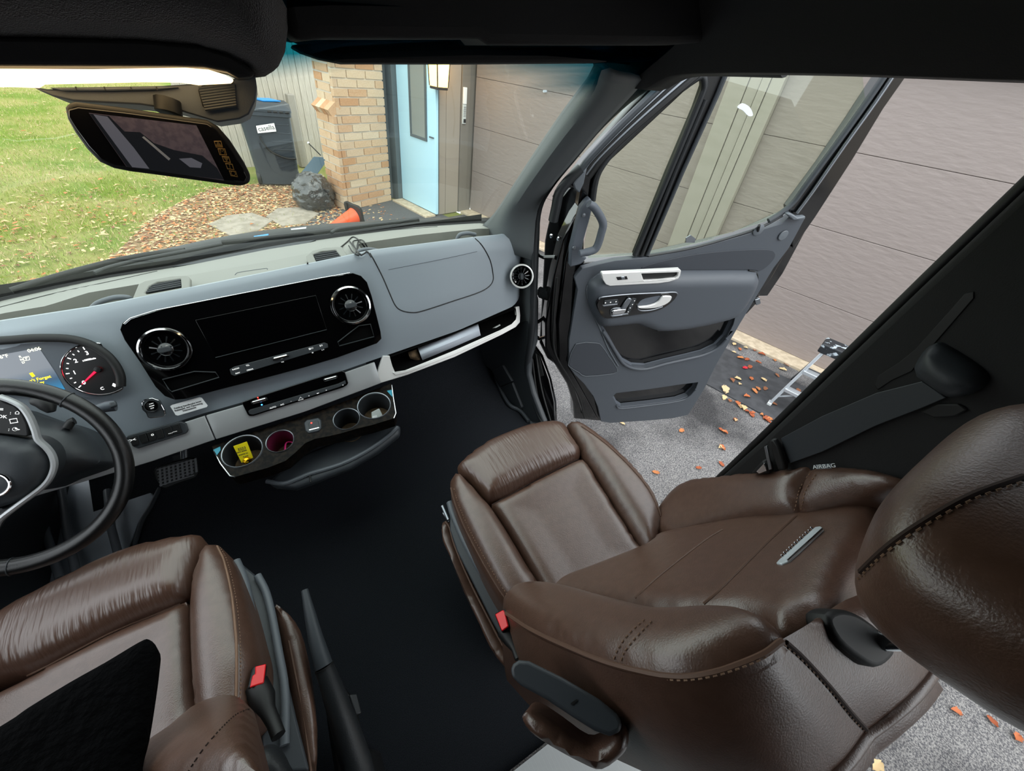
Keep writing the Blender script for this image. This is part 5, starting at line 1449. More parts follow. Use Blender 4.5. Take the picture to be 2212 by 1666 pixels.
# black metal shell behind the trim
shell = [(1262, 440), (1240, 470), (1215, 520), (1195, 600), (1178, 700), (1178, 752), (1200, 790), (1225, 830), (1238, 870), (1240, 905), (1300, 910), (1480, 875), (1520, 838), (1600, 690), (1632, 632), (1640, 640), (1668, 600), (1682, 575), (1740, 480), (1760, 462), (1735, 455), (1600, 515), (1400, 560), (1262, 568)]
pslab('door_shell', shell, DR, -.03, .06, 'metal_black', door, bevel=.006)
pslab('shell_edge', [(1250, 452), (1262, 440), (1272, 445), (1240, 600), (1228, 790), (1262, 850), (1292, 905), (1262, 905), (1240, 840), (1208, 785), (1205, 700), (1222, 560)], DR, -.012, .018, 'metal_black', door, bevel=.005)
tube('shell_bead', DR.pts(cr([(1203, 600), (1196, 690), (1198, 760), (1228, 815), (1252, 860), (1262, 903)], 4, False), -.01), .005, 'rubber', door)
trim_o = z7([(440, 375), (420, 300), (470, 240), (560, 215)]) + [(1330, 563), (1400, 556), (1500, 538), (1600, 510), (1690, 483), (1712, 462), (1722, 468), (1740, 470), (1705, 535)] + z7([(1700, 235), (1480, 600), (1330, 860), (1250, 1020), (1150, 1180), (1050, 1202), (900, 1216), (650, 1232), (590, 1222), (570, 1130), (540, 1060), (480, 980), (420, 920), (382, 870), (385, 700)])
pock = z7([(590, 610), (700, 597), (800, 588), (870, 610), (950, 635), (1100, 625), (1280, 590), (1420, 550), (1462, 520), (1440, 600), (1400, 680), (1340, 742), (1250, 785), (1150, 810), (1000, 845), (880, 876), (790, 870), (730, 838), (690, 780), (640, 690)])
lowp = z7([(665, 1062), (690, 1040), (900, 1015), (1100, 985), (1215, 970), (1200, 1010), (1150, 1060), (1080, 1085), (900, 1110), (720, 1130), (690, 1110)])
pslab('trim_panel', trim_o, DR, 0, .025, 'door_grey', door, holes=[pock, lowp], bevel=.005, bseg=3)
for nm, hole, dep in (('map_pocket', pock, .06), ('lower_pocket', lowp, .05)):
    a = DR.pts(hole, -.004); c = sum(a, Vector()) / len(a); b = [c + (p - c) * .93 - DR.n * dep for p in a]
    pk = loft(nm, [a, b], 'door_dark', door, closed=True)
    slab('pocket_back', b, DR.n, .003, 'door_dark', pk, smooth=False)
tube('pocket_lip', DR.pts(cr(z7([(600, 640), (640, 700), (690, 785), (730, 845), (790, 878), (880, 884), (1000, 852), (1150, 818), (1250, 793), (1340, 750), (1400, 690)]), 3, False), .004), .008, 'door_grey', door, seg=10)
tube('pocket_lip', DR.pts(cr(z7([(690, 1118), (720, 1138), (900, 1118), (1080, 1092), (1150, 1066), (1200, 1015)]), 3, False), .003), .005, 'door_grey', door, seg=8)
pslab('bottle_divider', z7([(860, 835), (905, 830), (930, 850), (920, 862), (870, 868)]), DR, -.03, .03, 'door_grey', door, bevel=.003)
# upper dark inset
pslab('upper_inset', cr(z7([(850, 243), (960, 198), (1200, 148), (1450, 123), (1660, 118), (1708, 140), (1700, 180), (1650, 232), (1600, 256), (1540, 246), (1100, 246)]), 3), DR, .003, .003, 'door_inset', door, bevel=.001)
# armrest swell
arm = z7([(500, 335), (545, 290), (640, 258), (1100, 250), (1540, 250), (1588, 272), (1590, 320), (1540, 420), (1480, 500), (1420, 548), (1280, 588), (1100, 622), (950, 632), (870, 608), (800, 584), (700, 594), (600, 600), (560, 580), (512, 480), (497, 400)])
ar = pillow('armrest', DR.pts(cr(arm, 3), .0), DR.n, .045, .01, 'door_grey', door, edge=.05, res=.014, power=.6)
tube('armrest_seam', DR.pts(cr(z7([(1540, 250), (1588, 268), (1594, 320), (1540, 430), (1480, 510), (1420, 556), (1280, 596), (1100, 630), (950, 640)]), 3, False), .004), .003, 'rubber', door)
tube('panel_crease', DR.pts(cr(z7([(700, 865), (640, 760), (590, 640), (545, 540), (510, 440), (497, 370), (530, 310), (600, 260)]), 3, False), .002), .003, 'plastic_grey', door)
AR = DR.shift(.048)
sl = zh([(200, 240), (225, 212), (1900, 128), (1925, 150), (1905, 260), (1860, 330), (1700, 385), (1400, 430), (800, 460), (380, 485), (290, 450), (230, 360)])
hl1 = zh([(1060, 215), (1845, 185), (1865, 200), (1845, 275), (1790, 315), (1500, 350), (1130, 370), (1105, 350)])
sl_o = pslab('window_switch_plate', sl, AR, .002, .02, 'satin_white', door, holes=[hl1], bevel=.002)
slab('pull_recess', AR.pts(hl1, -.008), AR.n, .004, 'rubber', sl_o, smooth=False)
pslab('window_switch', zh([(515, 290), (745, 268), (770, 340), (545, 358)]), AR, .0035, .003, 'gloss_black', sl_o, bevel=.001)
pslab('switch_toggle', zh([(610, 285), (695, 278), (715, 338), (630, 346)]), AR, .006, .004, 'steel', sl_o, bevel=.002)
# seat control and latch panel
AQ = DR.shift(.0465)
sp_ = cr(zh([(90, 900), (150, 770), (250, 720), (800, 660), (1500, 630), (1780, 620), (1850, 650), (1800, 760), (1650, 900), (1400, 1030), (1000, 1110), (500, 1180), (260, 1190), (150, 1060)]), 3)
scp = pslab('seat_control_panel', sp_, AQ, .004, .02, 'gloss_black', door, bevel=.003)
tube('panel_rim', AQ.pts(cr(zh([(140, 770), (220, 722), (800, 662), (1500, 628), (1780, 618), (1845, 655)]), 4, False), .006), .003, 'steel', scp)
pslab('latch_well', cr(zh([(980, 890), (1080, 780), (1300, 720), (1520, 700), (1480, 830), (1300, 920), (1010, 970)]), 3), AQ, .0048, .002, 'door_dark', scp)
pslab('latch_handle', cr(zh([(1530, 715), (1700, 712), (1722, 740), (1680, 820), (1560, 900), (1380, 960), (1150, 975), (1010, 968), (1010, 940), (1180, 925), (1350, 880), (1460, 810)]), 2), AQ, .016, .010, 'satin_white', scp, bevel=.002)
tube('latch_edge', AQ.pts(cr(zh([(975, 900), (990, 985), (1080, 1018), (1300, 1000), (1520, 930)]), 4, False), .006), .003, 'steel', scp)
pslab('memory_keys', zh([(260, 800), (545, 768), (570, 860), (250, 895)]), AQ, .007, .003, 'charcoal', scp, bevel=.001)
for x, y in ((280, 850), (392, 838), (510, 825)):
    lathe('memory_dot', AQ.at(*zh([(x, y)])[0], .0072), AQ.n, [(0, .001), (.0026, 0)], 'print_white', scp, seg=8)
pslab('key_edge', zh([(220, 905), (545, 870), (550, 895), (245, 935)]), AQ, .007, .004, 'steel', scp, bevel=.001)
pslab('seat_back_switch', cr(zh([(620, 985), (760, 770), (820, 755), (855, 790), (730, 985), (680, 1000)]), 2), AQ, .013, .008, 'steel', scp, bevel=.003)
pslab('seat_base_switch', cr(zh([(425, 1040), (470, 1015), (700, 985), (735, 1010), (670, 1085), (460, 1115), (430, 1085)]), 2), AQ, .013, .008, 'chrome', scp, bevel=.003)
tube('switch_rim', AQ.pts(cr(zh([(640, 960), (460, 970), (395, 1010), (395, 1090), (430, 1130), (640, 1110)]), 3, False), .006), .0022, 'steel', scp)
pslab('lumbar_keys', zh([(860, 745), (955, 760), (800, 1075), (735, 1060)]), AQ, .007, .003, 'charcoal', scp, bevel=.001)
for x, y in ((912, 805), (818, 960), (775, 1045), (868, 885)):
    lathe('lumbar_dot', AQ.at(*zh([(x, y)])[0], .0072), AQ.n, [(0, .001), (.0022, 0)], 'print_white', scp, seg=8)
pslab('key_edge', zh([(385, 1130), (780, 1080), (782, 1105), (430, 1160)]), AQ, .007, .004, 'steel', scp, bevel=.001)
# speaker cover
pslab('speaker_cover', cr(z7([(430, 727), (555, 720), (592, 740), (640, 805), (688, 880), (683, 905), (640, 915), (495, 928), (450, 905), (392, 868), (388, 838)]), 2), DR, .004, .004, 'door_inset', door, bevel=.0015)
tube('speaker_rim', DR.pts(cr(z7([(430, 724), (555, 717), (595, 737), (640, 802), (692, 880), (686, 908), (640, 919), (492, 932), (450, 908), (388, 870), (384, 838)]), 2), .004), .0016, 'plastic_grey', door, closed=True, seg=6)
# lock pin, screw cover, latch at rear edge
lathe('screw_cover', DR.at(1692, 509, .004), DR.n, [(0, .003), (.018, .002), (.02, 0)], 'plastic_grey', door, seg=24)
lathe('pin_base', DR.at(1639, 497, .004), DR.n, [(0, .003), (.018, .002), (.022, 0)], 'plastic_grey', door, seg=24)
tube('lock_pin', [DR.at(1637, 499, .004), DR.at(1640, 487, .02)], .005, 'rubber', door)
pslab('sill_corner', z4([(680, 1380), (705, 1372), (750, 1400), (800, 1390), (795, 1412), (720, 1418)]), DR, .02, .02, 'plastic_grey', door, bevel=.004)
pslab('lock_edge', [(1620, 655), (1640, 618), (1662, 560), (1700, 540), (1742, 470), (1752, 478), (1692, 590), (1658, 640), (1640, 640), (1635, 655), (1612, 680)], DR, -.04, .05, 'metal_black', door, bevel=.004)
pslab('striker', [(1631, 648), (1642, 645), (1644, 656), (1634, 660)], DR, -.02, .015, 'steel', door, bevel=.002)
# grab handle
tube('grab_handle', DR.pts(cr(z3([(690, 1310), (730, 1340), (780, 1430), (770, 1500), (740, 1590), (700, 1615), (630, 1630)]), 5, False), .045), [.012] * 3 + [.0135] * 25 + [.012] * 3, 'door_dark', door, seg=12)
pslab('handle_base', z3([(640, 1340), (670, 1300), (700, 1275), (720, 1310), (700, 1400), (660, 1540), (640, 1640), (680, 1660), (640, 1700), (570, 1720), (575, 1600)]), DR, .012, .03, 'door_dark', door, bevel=.005)
for p in z3([(657, 1382), (597, 1592)]):
    lathe('screw', DR.at(*p, .014), DR.n, [(0, .004), (.006, .003), (.007, 0)], 'steel', door, seg=12)
# window frame
pslab('frame_front', z3([(1130, 500), (1400, 425), (1560, 425), (1480, 450), (1400, 500), (800, 1060), (740, 1150), (720, 1260), (660, 1360), (620, 1330), (640, 1210), (560, 1210), (490, 1300), (470, 1290), (560, 1160), (660, 1030)]), DR, -.02, .035, 'metal_black', door, bevel=.004)
for k_, (dx, r_, m_) in enumerate([(0, .011, 'plastic_slate'), (40, .006, 'steel'), (75, .006, 'rubber'), (105, .006, 'steel'), (160, .010, 'rubber')]):
    tube('frame_bead', DR.pts(cr(z3([(1300 + dx, 425), (1150 + dx * .9, 560), (900 + dx * .7, 800), (700 + dx * .55, 1010), (640 + dx * .3, 1090 + dx * .3)]), 3, False), -.008), r_, m_, door, seg=8)
tube('front_gasket', DR.pts(cr(z3([(640, 1085), (560, 1160), (500, 1240), (480, 1330), (460, 1420)]), 4, False), -.01), .016, 'rubber_grey', door)
pslab('seal_flap', z3([(590, 1180), (650, 1105), (680, 1080), (660, 1180), (630, 1245), (600, 1215)]), DR, .004, .02, 'plastic_grey', door, bevel=.004)
mull = z3([(1470, 430), (1605, 422), (1530, 600), (1300, 1110), (1070, 1645), (1030, 1665), (985, 1645), (1200, 1120), (1380, 700), (1430, 560), (1430, 530), (1400, 500)])
pslab('mullion', mull, DR, -.012, .03, 'rubber', door, bevel=.004)
tube('mullion_bead', DR.pts(z3([(1590, 430), (1520, 600), (1290, 1110), (1065, 1640)]), -.006), .007, 'plastic_slate', door)
tube('mullion_bead', DR.pts(z3([(1440, 640), (1250, 1090), (1030, 1640)]), -.008), .008, 'rubber_grey', door)
tube('quarter_gasket', DR.pts(cr(z3([(985, 1640), (1200, 1130), (1400, 650), (1432, 560), (1425, 500), (1385, 500), (1200, 640), (900, 920), (780, 1060), (735, 1160), (715, 1290)]), 3, False), -.01), .010, 'rubber_grey', door)
pslab('frame_rear', z4([(1335, 415), (1500, 415), (1300, 700), (1100, 1030), (860, 1400), (720, 1600), (700, 1380), (690, 1340), (900, 1060), (1100, 770)]), DR, -.02, .035, 'metal_black', door, bevel=.004)
tube('rear_gasket', DR.pts(cr(z4([(1350, 420), (1200, 640), (1000, 920), (800, 1190), (720, 1300), (640, 1370), (560, 1420)]), 3, False), -.008), .010, 'plastic_slate', door)
tube('rear_bead', DR.pts(cr(z4([(1400, 425), (1250, 650), (1050, 930), (850, 1220), (740, 1370)]), 3, False), -.014), .007, 'steel', door)
tube('sill_gasket', DR.pts(cr([(1400, 553), (1500, 535), (1600, 506), (1650, 488), (1690, 466)], 3, False), -.004), .005, 'rubber_grey', door)
g = pslab('quarter_glass', z3([(1390, 510), (1430, 540), (1390, 680), (1200, 1130), (990, 1640), (690, 1660), (660, 1580), (720, 1280), (740, 1150), (790, 1060), (1100, 740)]), DR, -.022, .004, 'glass_door', door)
g = pslab('door_glass', z3([(1600, 405), (2440, 405)]) + z4([(1180, 640), (980, 920), (780, 1190), (700, 1310), (620, 1385), (540, 1425), (200, 1530)]) + z3([(1500, 1535), (1070, 1645), (1300, 1110), (1520, 600)]), DR, -.022, .004, 'glass_door', door)
o = pslab('tissue_scrap', cr(z4([(360, 690), (395, 665), (440, 690), (460, 740), (430, 745), (395, 710)]), 3), DR, -.019, .002, 'paper', None); tag(o, 'small white paper scrap stuck on the door window glass', 'paper')
o = pslab('glass_bracket', z4([(30, 1530), (60, 1512), (92, 1535), (85, 1560), (30, 1560)]), DR, -.018, .004, 'steel', None); tag(o, 'tiny grey metal clip at the foot of the door glass', 'clip')
# ================================================================== SEATS
zq = lambda p: zz(900, 880, p)
seat = thing('passenger_seat', 'brown leather passenger seat with silver badge on its backrest', 'seat', (.5, .3, 0))
CU = Plane((.5, .4, .49), (0, .05, 1))
thigh = zq([(262, 395), (285, 355), (390, 270), (500, 205), (700, 128), (850, 100), (925, 110), (965, 140), (1030, 245), (1052, 285), (1046, 322), (1015, 348), (880, 412), (750, 475), (600, 560), (490, 604), (455, 600), (400, 540), (330, 465), (280, 425)])
cent = zq([(482, 635), (520, 606), (750, 483), (1000, 353), (1060, 342), (1098, 365), (1150, 450), (1250, 610), (1400, 850), (1500, 1000), (1300, 1200), (1000, 1330), (830, 1230), (790, 1150), (700, 985), (600, 812), (515, 680)])
lbol = zq([(216, 500), (232, 455), (262, 440), (300, 450), (400, 560), (480, 650), (600, 835), (700, 1005), (792, 1160), (760, 1250), (640, 1330), (570, 1270), (500, 1170), (400, 985), (300, 775), (235, 615)])
rbol = zq([(966, 135), (1000, 112), (1060, 122), (1200, 218), (1350, 355), (1480, 505), (1558, 650), (1578, 725), (1555, 860), (1530, 930), (1475, 950), (1400, 845), (1250, 600), (1140, 420), (1062, 315), (1052, 285)])
a1 = pillow('thigh_cushion', CU.pts(cr(thigh, 3), .0), CU.n, .042, .13, 'leather_fold', seat, edge=.06, taper=.12)
a2 = pillow('seat_panel', CU.pts(cr(cent, 2), -.004), CU.n, .022, .10, 'leather', seat, edge=.03, sag=.006)
a3 = pillow('side_bolster', CU.pts(cr(lbol, 3), .0), CU.n, .045, .10, 'leather', seat, edge=.045)
a4 = pillow('side_bolster', CU.pts(cr(rbol, 3), .0), CU.n, .045, .11, 'leather', seat, edge=.05)
bvs = bvh_of(a1, a2, a3, a4)
seam('piping', zq([(222, 520), (250, 620), (320, 790), (420, 980), (520, 1150), (585, 1245)]), bvs, .0022, 'seam', a3, .001)
stitches('stitching', zq([(240, 520), (270, 620), (340, 785), (440, 970), (540, 1140), (600, 1225)]), bvs, 'thread', a3)
seam('piping', zq([(1060, 122), (1200, 222), (1350, 360), (1478, 510), (1552, 650), (1572, 725)]), bvs, .0022, 'seam', a4, .001)
seam('piping', zq([(485, 628), (600, 562), (750, 478), (1000, 350), (1050, 335)]), bvs, .002, 'thread_dark', a2, .0)
# plinth and side plastics
box('seat_base', (.5, .32, .19), (.40, .42, .36), 'charcoal', seat, bevel=.02)
SP1 = Plane((.27, .4, .44), (-.3, 0, 1))
pslab('side_shield', zq([(208, 605), (225, 640), (300, 800), (400, 1000), (500, 1180), (600, 1330), (680, 1480), (650, 1640), (600, 1590), (480, 1370), (360, 1130), (260, 930), (212, 790)]), SP1, -.03, .10, 'plastic_slate', seat, bevel=.008)
tube('shield_rim', SP1.pts(cr(zq([(212, 610), (240, 700), (320, 880), (420, 1060), (480, 1150)]), 4, False), -.022), .010, 'plastic_grey', seat)
LSP = Plane((.24, .4, .36), (-.6, 0, .8))
pillow('lower_side_pad', LSP.pts(cr(zq([(162, 760), (180, 735), (205, 760), (235, 880), (330, 1110), (480, 1410), (560, 1560), (615, 1650), (560, 1665), (470, 1540), (400, 1390), (300, 1180), (215, 960), (170, 865)]), 2), .0), LSP.n, .018, .08, 'leather', seat, edge=.025, res=.01)
tube('pad_piping', LSP.pts(cr(zq([(185, 735), (212, 775), (245, 890), (340, 1115), (490, 1412), (570, 1560), (618, 1640)]), 4, False), .004), .003, 'seam', seat)
tube('adjuster_lever', SP1.pts(zq([(165, 635), (205, 725)]), -.03), .005, 'steel', seat)
tube('adjuster_lever', SP1.pts(zq([(172, 680), (212, 735)]), -.04), .004, 'steel', seat)
# buckle
BK = Plane((.22, .17, .585), (-.35, .35, .85))
b_ = pslab('buckle', zq([(495, 1325), (560, 1290), (580, 1310), (600, 1410), (545, 1450)]), BK, .02, .02, 'rubber', seat, bevel=.004)
pslab('release_button', zq([(502, 1330), (555, 1300), (568, 1320), (590, 1408), (546, 1440)]), BK, .023, .004, 'red_plastic', b_, bevel=.002)
tube('buckle_strap', [BK.at(*p, .0) for p in zq([(565, 1440), (600, 1500), (630, 1560), (650, 1620)])], [.016, .012, .006, .006], 'rubber', seat)

# backrest frame: origin O, up U, facing N
O = Vector((.485, .165, .50)); U = Vector((0, -.473, .881)); N = Vector((0, .881, .473)); X_ = Vector((1, 0, 0))
BK0 = Plane(O, N)
def sect(s, w, t, back, k=36, dx=0, ex=.42):
    out = []
    for i in range(k):
        a = 2 * math.pi * i / k; c, sn = math.cos(a), math.sin(a)
        x = math.copysign(abs(c) ** ex, c) * w; y = math.copysign(abs(sn) ** ex, sn) * t
        out.append(O + U * s + X_ * (x + dx) + N * (y - back))
    return out
prof = [(-.10, .20, .05, .07), (-.06, .215, .060, .07), (.05, .235, .066, .07), (.20, .232, .06, .075), (.33, .205, .052, .075), (.42, .16, .042, .075), (.48, .11, .03, .07), (.52, .06, .02, .07)]
bb = loft('backrest_core', [sect(*p, dx=.02) for p in prof], 'leather', seat, closed=True, cap=True, sharp=80)
bb.modifiers.new('sub', 'SUBSURF').render_levels = 1; bb.modifiers['sub'].levels = 1
cpx = [(1165, 1275), (1280, 1232), (1398, 1185), (1430, 1160), (1560, 1135), (1700, 1108), (1800, 1082), (1905, 1055), (1915, 1090), (1860, 1180), (1820, 1250), (1800, 1320), (1760, 1345), (1690, 1372), (1640, 1345), (1540, 1338), (1420, 1330), (1300, 1310), (1200, 1290)]
c1 = pillow('back_panel', BK0.pts(cr(cpx, 3), .01), N, .022, .04, 'leather', seat, edge=.05)
lw = [(1090, 1325), (1097, 1300), (1130, 1277), (1180, 1270), (1240, 1280), (1340, 1309), (1424, 1331), (1480, 1334), (1560, 1331), (1640, 1342), (1690, 1378), (1640, 1422), (1540, 1457), (1450, 1466), (1350, 1450), (1250, 1415), (1150, 1370)]
A_ = [(1090, 1322), (1150, 1371), (1250, 1417), (1350, 1452), (1450, 1468), (1540, 1459), (1640, 1424), (1692, 1380)]
B_ = [(1095, 1470), (1170, 1550), (1270, 1610), (1400, 1672), (1540, 1730), (1700, 1745), (1815, 1660), (1876, 1583)]
rw = [(1418, 1165), (1422, 1112), (1478, 1046), (1560, 1030), (1700, 1016), (1762, 1012), (1735, 1052), (1722, 1108), (1600, 1130), (1480, 1162)]
rw2 = [(1766, 1012), (1850, 1012), (1905, 1022), (1958, 1042), (1900, 1062), (1800, 1086), (1728, 1106), (1740, 1052)]
d1 = pillow('wing_bolster', BK0.pts(cr(lw, 3), .055), N, .030, .012, 'leather', seat, edge=.045, res=.011)
ra_ = cr([BK0.at(u, v, .056) for u, v in A_], 5, False); rb2_ = cr([BK0.at(u, v, -.12) for u, v in B_], 5, False)
side_rows = []
for k in range(7):
    f_ = k / 6
    side_rows.append([p.lerp(q_, f_) + (Vector((-.8, 0, .6)) * .011 * math.sin(math.pi * f_)) for p, q_ in zip(ra_, rb2_)])
d2 = loft('side_panel', side_rows, 'leather', seat, sharp=80)
S1 = cr([side_rows[k][-1] for k in range(7)], 2, False)
S2 = cr([BK0.at(u, v, o_) for u, v, o_ in [(1762, 1335, .03), (1855, 1285, .0), (1940, 1295, -.03), (2000, 1360, -.07), (2014, 1455, -.12)]], 3, False)
m_ = len(S1); S2r = [Vector([np.interp(i / (m_ - 1), np.linspace(0, 1, len(S2)), [q[j] for q in S2]) for j in range(3)]) for i in range(m_)]
sh_rows = [[p.lerp(q_, k / 5) + Vector((0, 0, 1)) * .012 * math.sin(math.pi * k / 5) for p, q_ in zip(S1, S2r)] for k in range(6)]
d5 = loft('shoulder_panel', sh_rows, 'leather', seat, sharp=80)
bk_edge = list(rb2_[-16:-1]) + [r[-1] for r in sh_rows]
tube('back_welt', [p + Vector((0, 0, 0)) for p in bk_edge], .007, 'leather', seat)
back_rows = [bk_edge, [p + Vector((.005, -.02, -.012)) for p in bk_edge], [p + Vector((.01, -.035, -.06)) for p in bk_edge]]
d6 = loft('back_pad', back_rows, 'leather', seat, sharp=80)
RWP = Plane(BK0.at(1600, 1130, .018), N * .78 - X_ * .62)
d3 = pillow('wing_bolster', RWP.pts(cr(rw, 3)), RWP.n, .026, .05, 'leather', seat, edge=.04, res=.011)
d4 = pillow('wing_bolster', RWP.pts(cr(rw2, 3)), RWP.n, .024, .05, 'leather', seat, edge=.04, res=.011)
bvb = bvh_of(bb, c1, d1, d2, d3, d4, d5, d6)
seam('piping', [(1093, 1325), (1150, 1362), (1250, 1408), (1340, 1440), (1450, 1462), (1540, 1454), (1640, 1418), (1688, 1384)], bvb, .0035, 'seam', d1, .001)
stitches('stitching', [(1100, 1335), (1150, 1366), (1250, 1413), (1340, 1446), (1450, 1468), (1540, 1460), (1640, 1425), (1686, 1392)], bvb, 'thread', d1)
stitches('stitching', [(1395, 1338), (1360, 1370), (1335, 1405), (1322, 1440)], bvb, 'thread', d1)
stitches('stitching', [(1410, 1342), (1375, 1378), (1350, 1410), (1338, 1445)], bvb, 'thread', d1)
stitches('stitching', [(1752, 1022), (1728, 1055), (1716, 1105)], bvb, 'thread', d3)
stitches('stitching', [(1764, 1024), (1742, 1058), (1730, 1103)], bvb, 'thread', d4)
seam('back_crease', [(1372, 1292), (1430, 1240), (1520, 1170), (1560, 1145)], bvb, .0025, 'seam', c1, 0)
seam('back_crease', [(1520, 1305), (1560, 1270), (1650, 1180), (1720, 1115)], bvb, .0025, 'seam', c1, 0)
seam('shell_seam', [(1698, 1388), (1735, 1422), (1790, 1482), (1840, 1542), (1870, 1575)], bvb, .003, 'thread_dark', d5, 0)
stitches('shell_stitching', [(1690, 1390), (1735, 1430), (1790, 1490), (1840, 1552), (1872, 1584)], bvb, 'thread', d5)
# badge
mat('badge_metal', 'c8d0d4', .4, metal=.3)
bd = [(1678, 1220), (1684, 1213), (1762, 1142), (1775, 1140), (1780, 1147), (1706, 1216), (1690, 1222)]
P = [cast(bvb, u, v, .003) for u, v in bd]
if all(P):
    bo = slab('badge', P, N, .005, 'badge_metal', seat, bevel=.0015)
    BG = Plane(P[0], N)
    tube('badge_edge', [cast(bvb, u, v, .004) for u, v in [(1704, 1217), (1740, 1184), (1779, 1148)]], .0016, 'chrome', bo, seg=6)
    for i in range(12):
        s = i / 11; u, v = 1692 + 64 * s, 1207 - 60 * s
        c = cast(bvb, u, v, .0045)
        box('badge_letter', c, (.003, .004 + .001 * (i % 2), .003), 'chrome', bo, bevel=.0006)
# headrest post and guide
gp = cast(bvb, 1868, 1378, .0)
d_ = ray(1862, 1383).normalized(); gh, gn, _i, _d = bvh_of(d5).ray_cast(CAM, d_)
if gn.dot(d_) > 0: gn = -gn
GP = Plane(gh, gn)
gd_ = pslab('headrest_guide', cr([(1790, 1338), (1808, 1318), (1850, 1324), (1902, 1360), (1938, 1398), (1927, 1427), (1898, 1444), (1862, 1427), (1814, 1387)], 3), GP, .012, .03, 'rubber', seat, bevel=.006)
hp0 = GP.at(1905, 1385, .01)
HC = Vector((.5134, -.1056, 1.2414))
tube('headrest_post', [hp0, hp0 + Vector((.01, -.012, .04)), hp0 + Vector((.025, -.03, .09))], .011, 'chrome', seat, seg=14)
# headrest
def sup(c, ax, ay, az, sx, sy, sz, ex=.6, nu=40, nv=24):
    rows = []
    for i in range(nv + 1):
        ph = -math.pi / 2 + math.pi * i / nv; r = []
        for j in range(nu):
            th = 2 * math.pi * j / nu
            f = lambda v, e: math.copysign(abs(v) ** e, v)
            x = f(math.cos(ph), ex) * f(math.cos(th), ex) * sx; y = f(math.cos(ph), ex) * f(math.sin(th), ex) * sy; z = f(math.sin(ph), ex) * sz
            r.append(c + ax * x + ay * y + az * z)
        rows.append(r)
    return rows
hz = Vector((0, -math.sin(1.195), math.cos(1.195))); hx = Vector((math.cos(.307), math.sin(.307), 0)); hx = (hx - hz * hx.dot(hz)).normalized(); hy = hz.cross(hx)
hd = loft('headrest', sup(HC, hx, hy, hz, .1436, .0737, .0832, .6), 'leather', seat, closed=True, sharp=80)
bvhd = bvh_of(hd)
seam('headrest_seam', [(1845, 1250), (1920, 1180), (2000, 1125), (2100, 1070), (2212, 1030)], bvhd, .0025, 'thread_dark', hd, 0)
stitches('headrest_stitching', [(1845, 1262), (1920, 1192), (2000, 1137), (2100, 1082), (2212, 1042)], bvhd, 'thread', hd)
# armrest on the aisle side
AP = Plane((.15, .0, .872), (-.25, 0, 1))
ap_ = pslab('armrest_frame', [(1102, 1446), (1108, 1434), (1120, 1426), (1142, 1428), (1215, 1464), (1295, 1511), (1334, 1543), (1345, 1562), (1340, 1582), (1318, 1592), (1285, 1580), (1240, 1552), (1180, 1512), (1125, 1482), (1106, 1464)], AP, 0, .075, 'plastic_slate', seat, bevel=.014, bseg=4)
AP2 = Plane((.14, -.0, .83), (-.45, -.1, .9))
pillow('armrest_pad', AP2.pts(cr([(1128, 1548), (1150, 1540), (1200, 1572), (1262, 1616), (1300, 1606), (1335, 1572), (1352, 1572), (1358, 1600), (1345, 1630), (1300, 1662), (1260, 1650), (1190, 1612), (1145, 1580)], 3), .0), AP2.n, .02, .05, 'leather', ap_, edge=.03, res=.009)
pslab('pivot_slot', [(1232, 1520), (1246, 1510), (1248, 1514), (1236, 1524)], AP, .001, .002, 'rubber', ap_, smooth=False)

# ---------------- driver's seat
zd = lambda p: zz(0, 1106, p)
seat2 = thing('driver_seat', "brown leather driver's seat with creased front cushion", 'seat', (-.52, .4, 0))
CD = Plane((-.52, .5, .49), (0, .05, 1))
th2 = zd([(-700, 1060), (-300, 800), (0, 665), (100, 600), (400, 442), (800, 252), (1100, 172), (1260, 150), (1305, 175), (1302, 260), (1250, 420), (1215, 530), (1150, 582), (900, 680), (700, 772), (300, 985), (180, 1040), (60, 1062), (-200, 1150), (-600, 1350)])
ce2 = zd([(-600, 1420), (-200, 1215), (0, 1160), (300, 1005), (700, 792), (1000, 665), (1165, 592), (1208, 615), (1222, 900), (1248, 1200), (1268, 1345), (1200, 1500), (900, 1760), (-600, 1900)])
rb2 = zd([(1222, 580), (1262, 380), (1312, 262), (1370, 214), (1425, 232), (1490, 330), (1565, 550), (1622, 800), (1652, 960), (1640, 1150), (1625, 1330), (1500, 1440), (1320, 1440), (1268, 1345), (1250, 1200), (1226, 900)])
e1_ = pillow('thigh_cushion', CD.pts(cr(th2, 3)), CD.n, .045, .13, 'leather_fold', seat2, edge=.065, taper=.1, res=.015)
e2_ = pillow('seat_panel', CD.pts(cr(ce2, 2), -.004), CD.n, .022, .10, 'leather', seat2, edge=.03, sag=.006, res=.015)
e3_ = pillow('side_bolster', CD.pts(cr(rb2, 3)), CD.n, .048, .10, 'leather', seat2, edge=.055)
bvt = bvh_of(e1_, e2_, e3_)
seam('piping', zd([(1392, 222), (1440, 330), (1490, 560), (1515, 800), (1520, 1000), (1515, 1240)]), bvt, .0025, 'thread', e3_, .001)
stitches('stitching', zd([(1412, 228), (1462, 330), (1515, 560), (1540, 800), (1546, 1000), (1542, 1240)]), bvt, 'thread', e3_)
seam('piping', zd([(180, 1048), (300, 990), (700, 780), (1000, 655), (1160, 588)]), bvt, .0022, 'seam', e2_, .001)
box('seat_base', (-.52, .40, .19), (.40, .44, .36), 'charcoal', seat2, bevel=.02)
SQ = Plane((-.27, .4, .43), (.3, 0, 1))
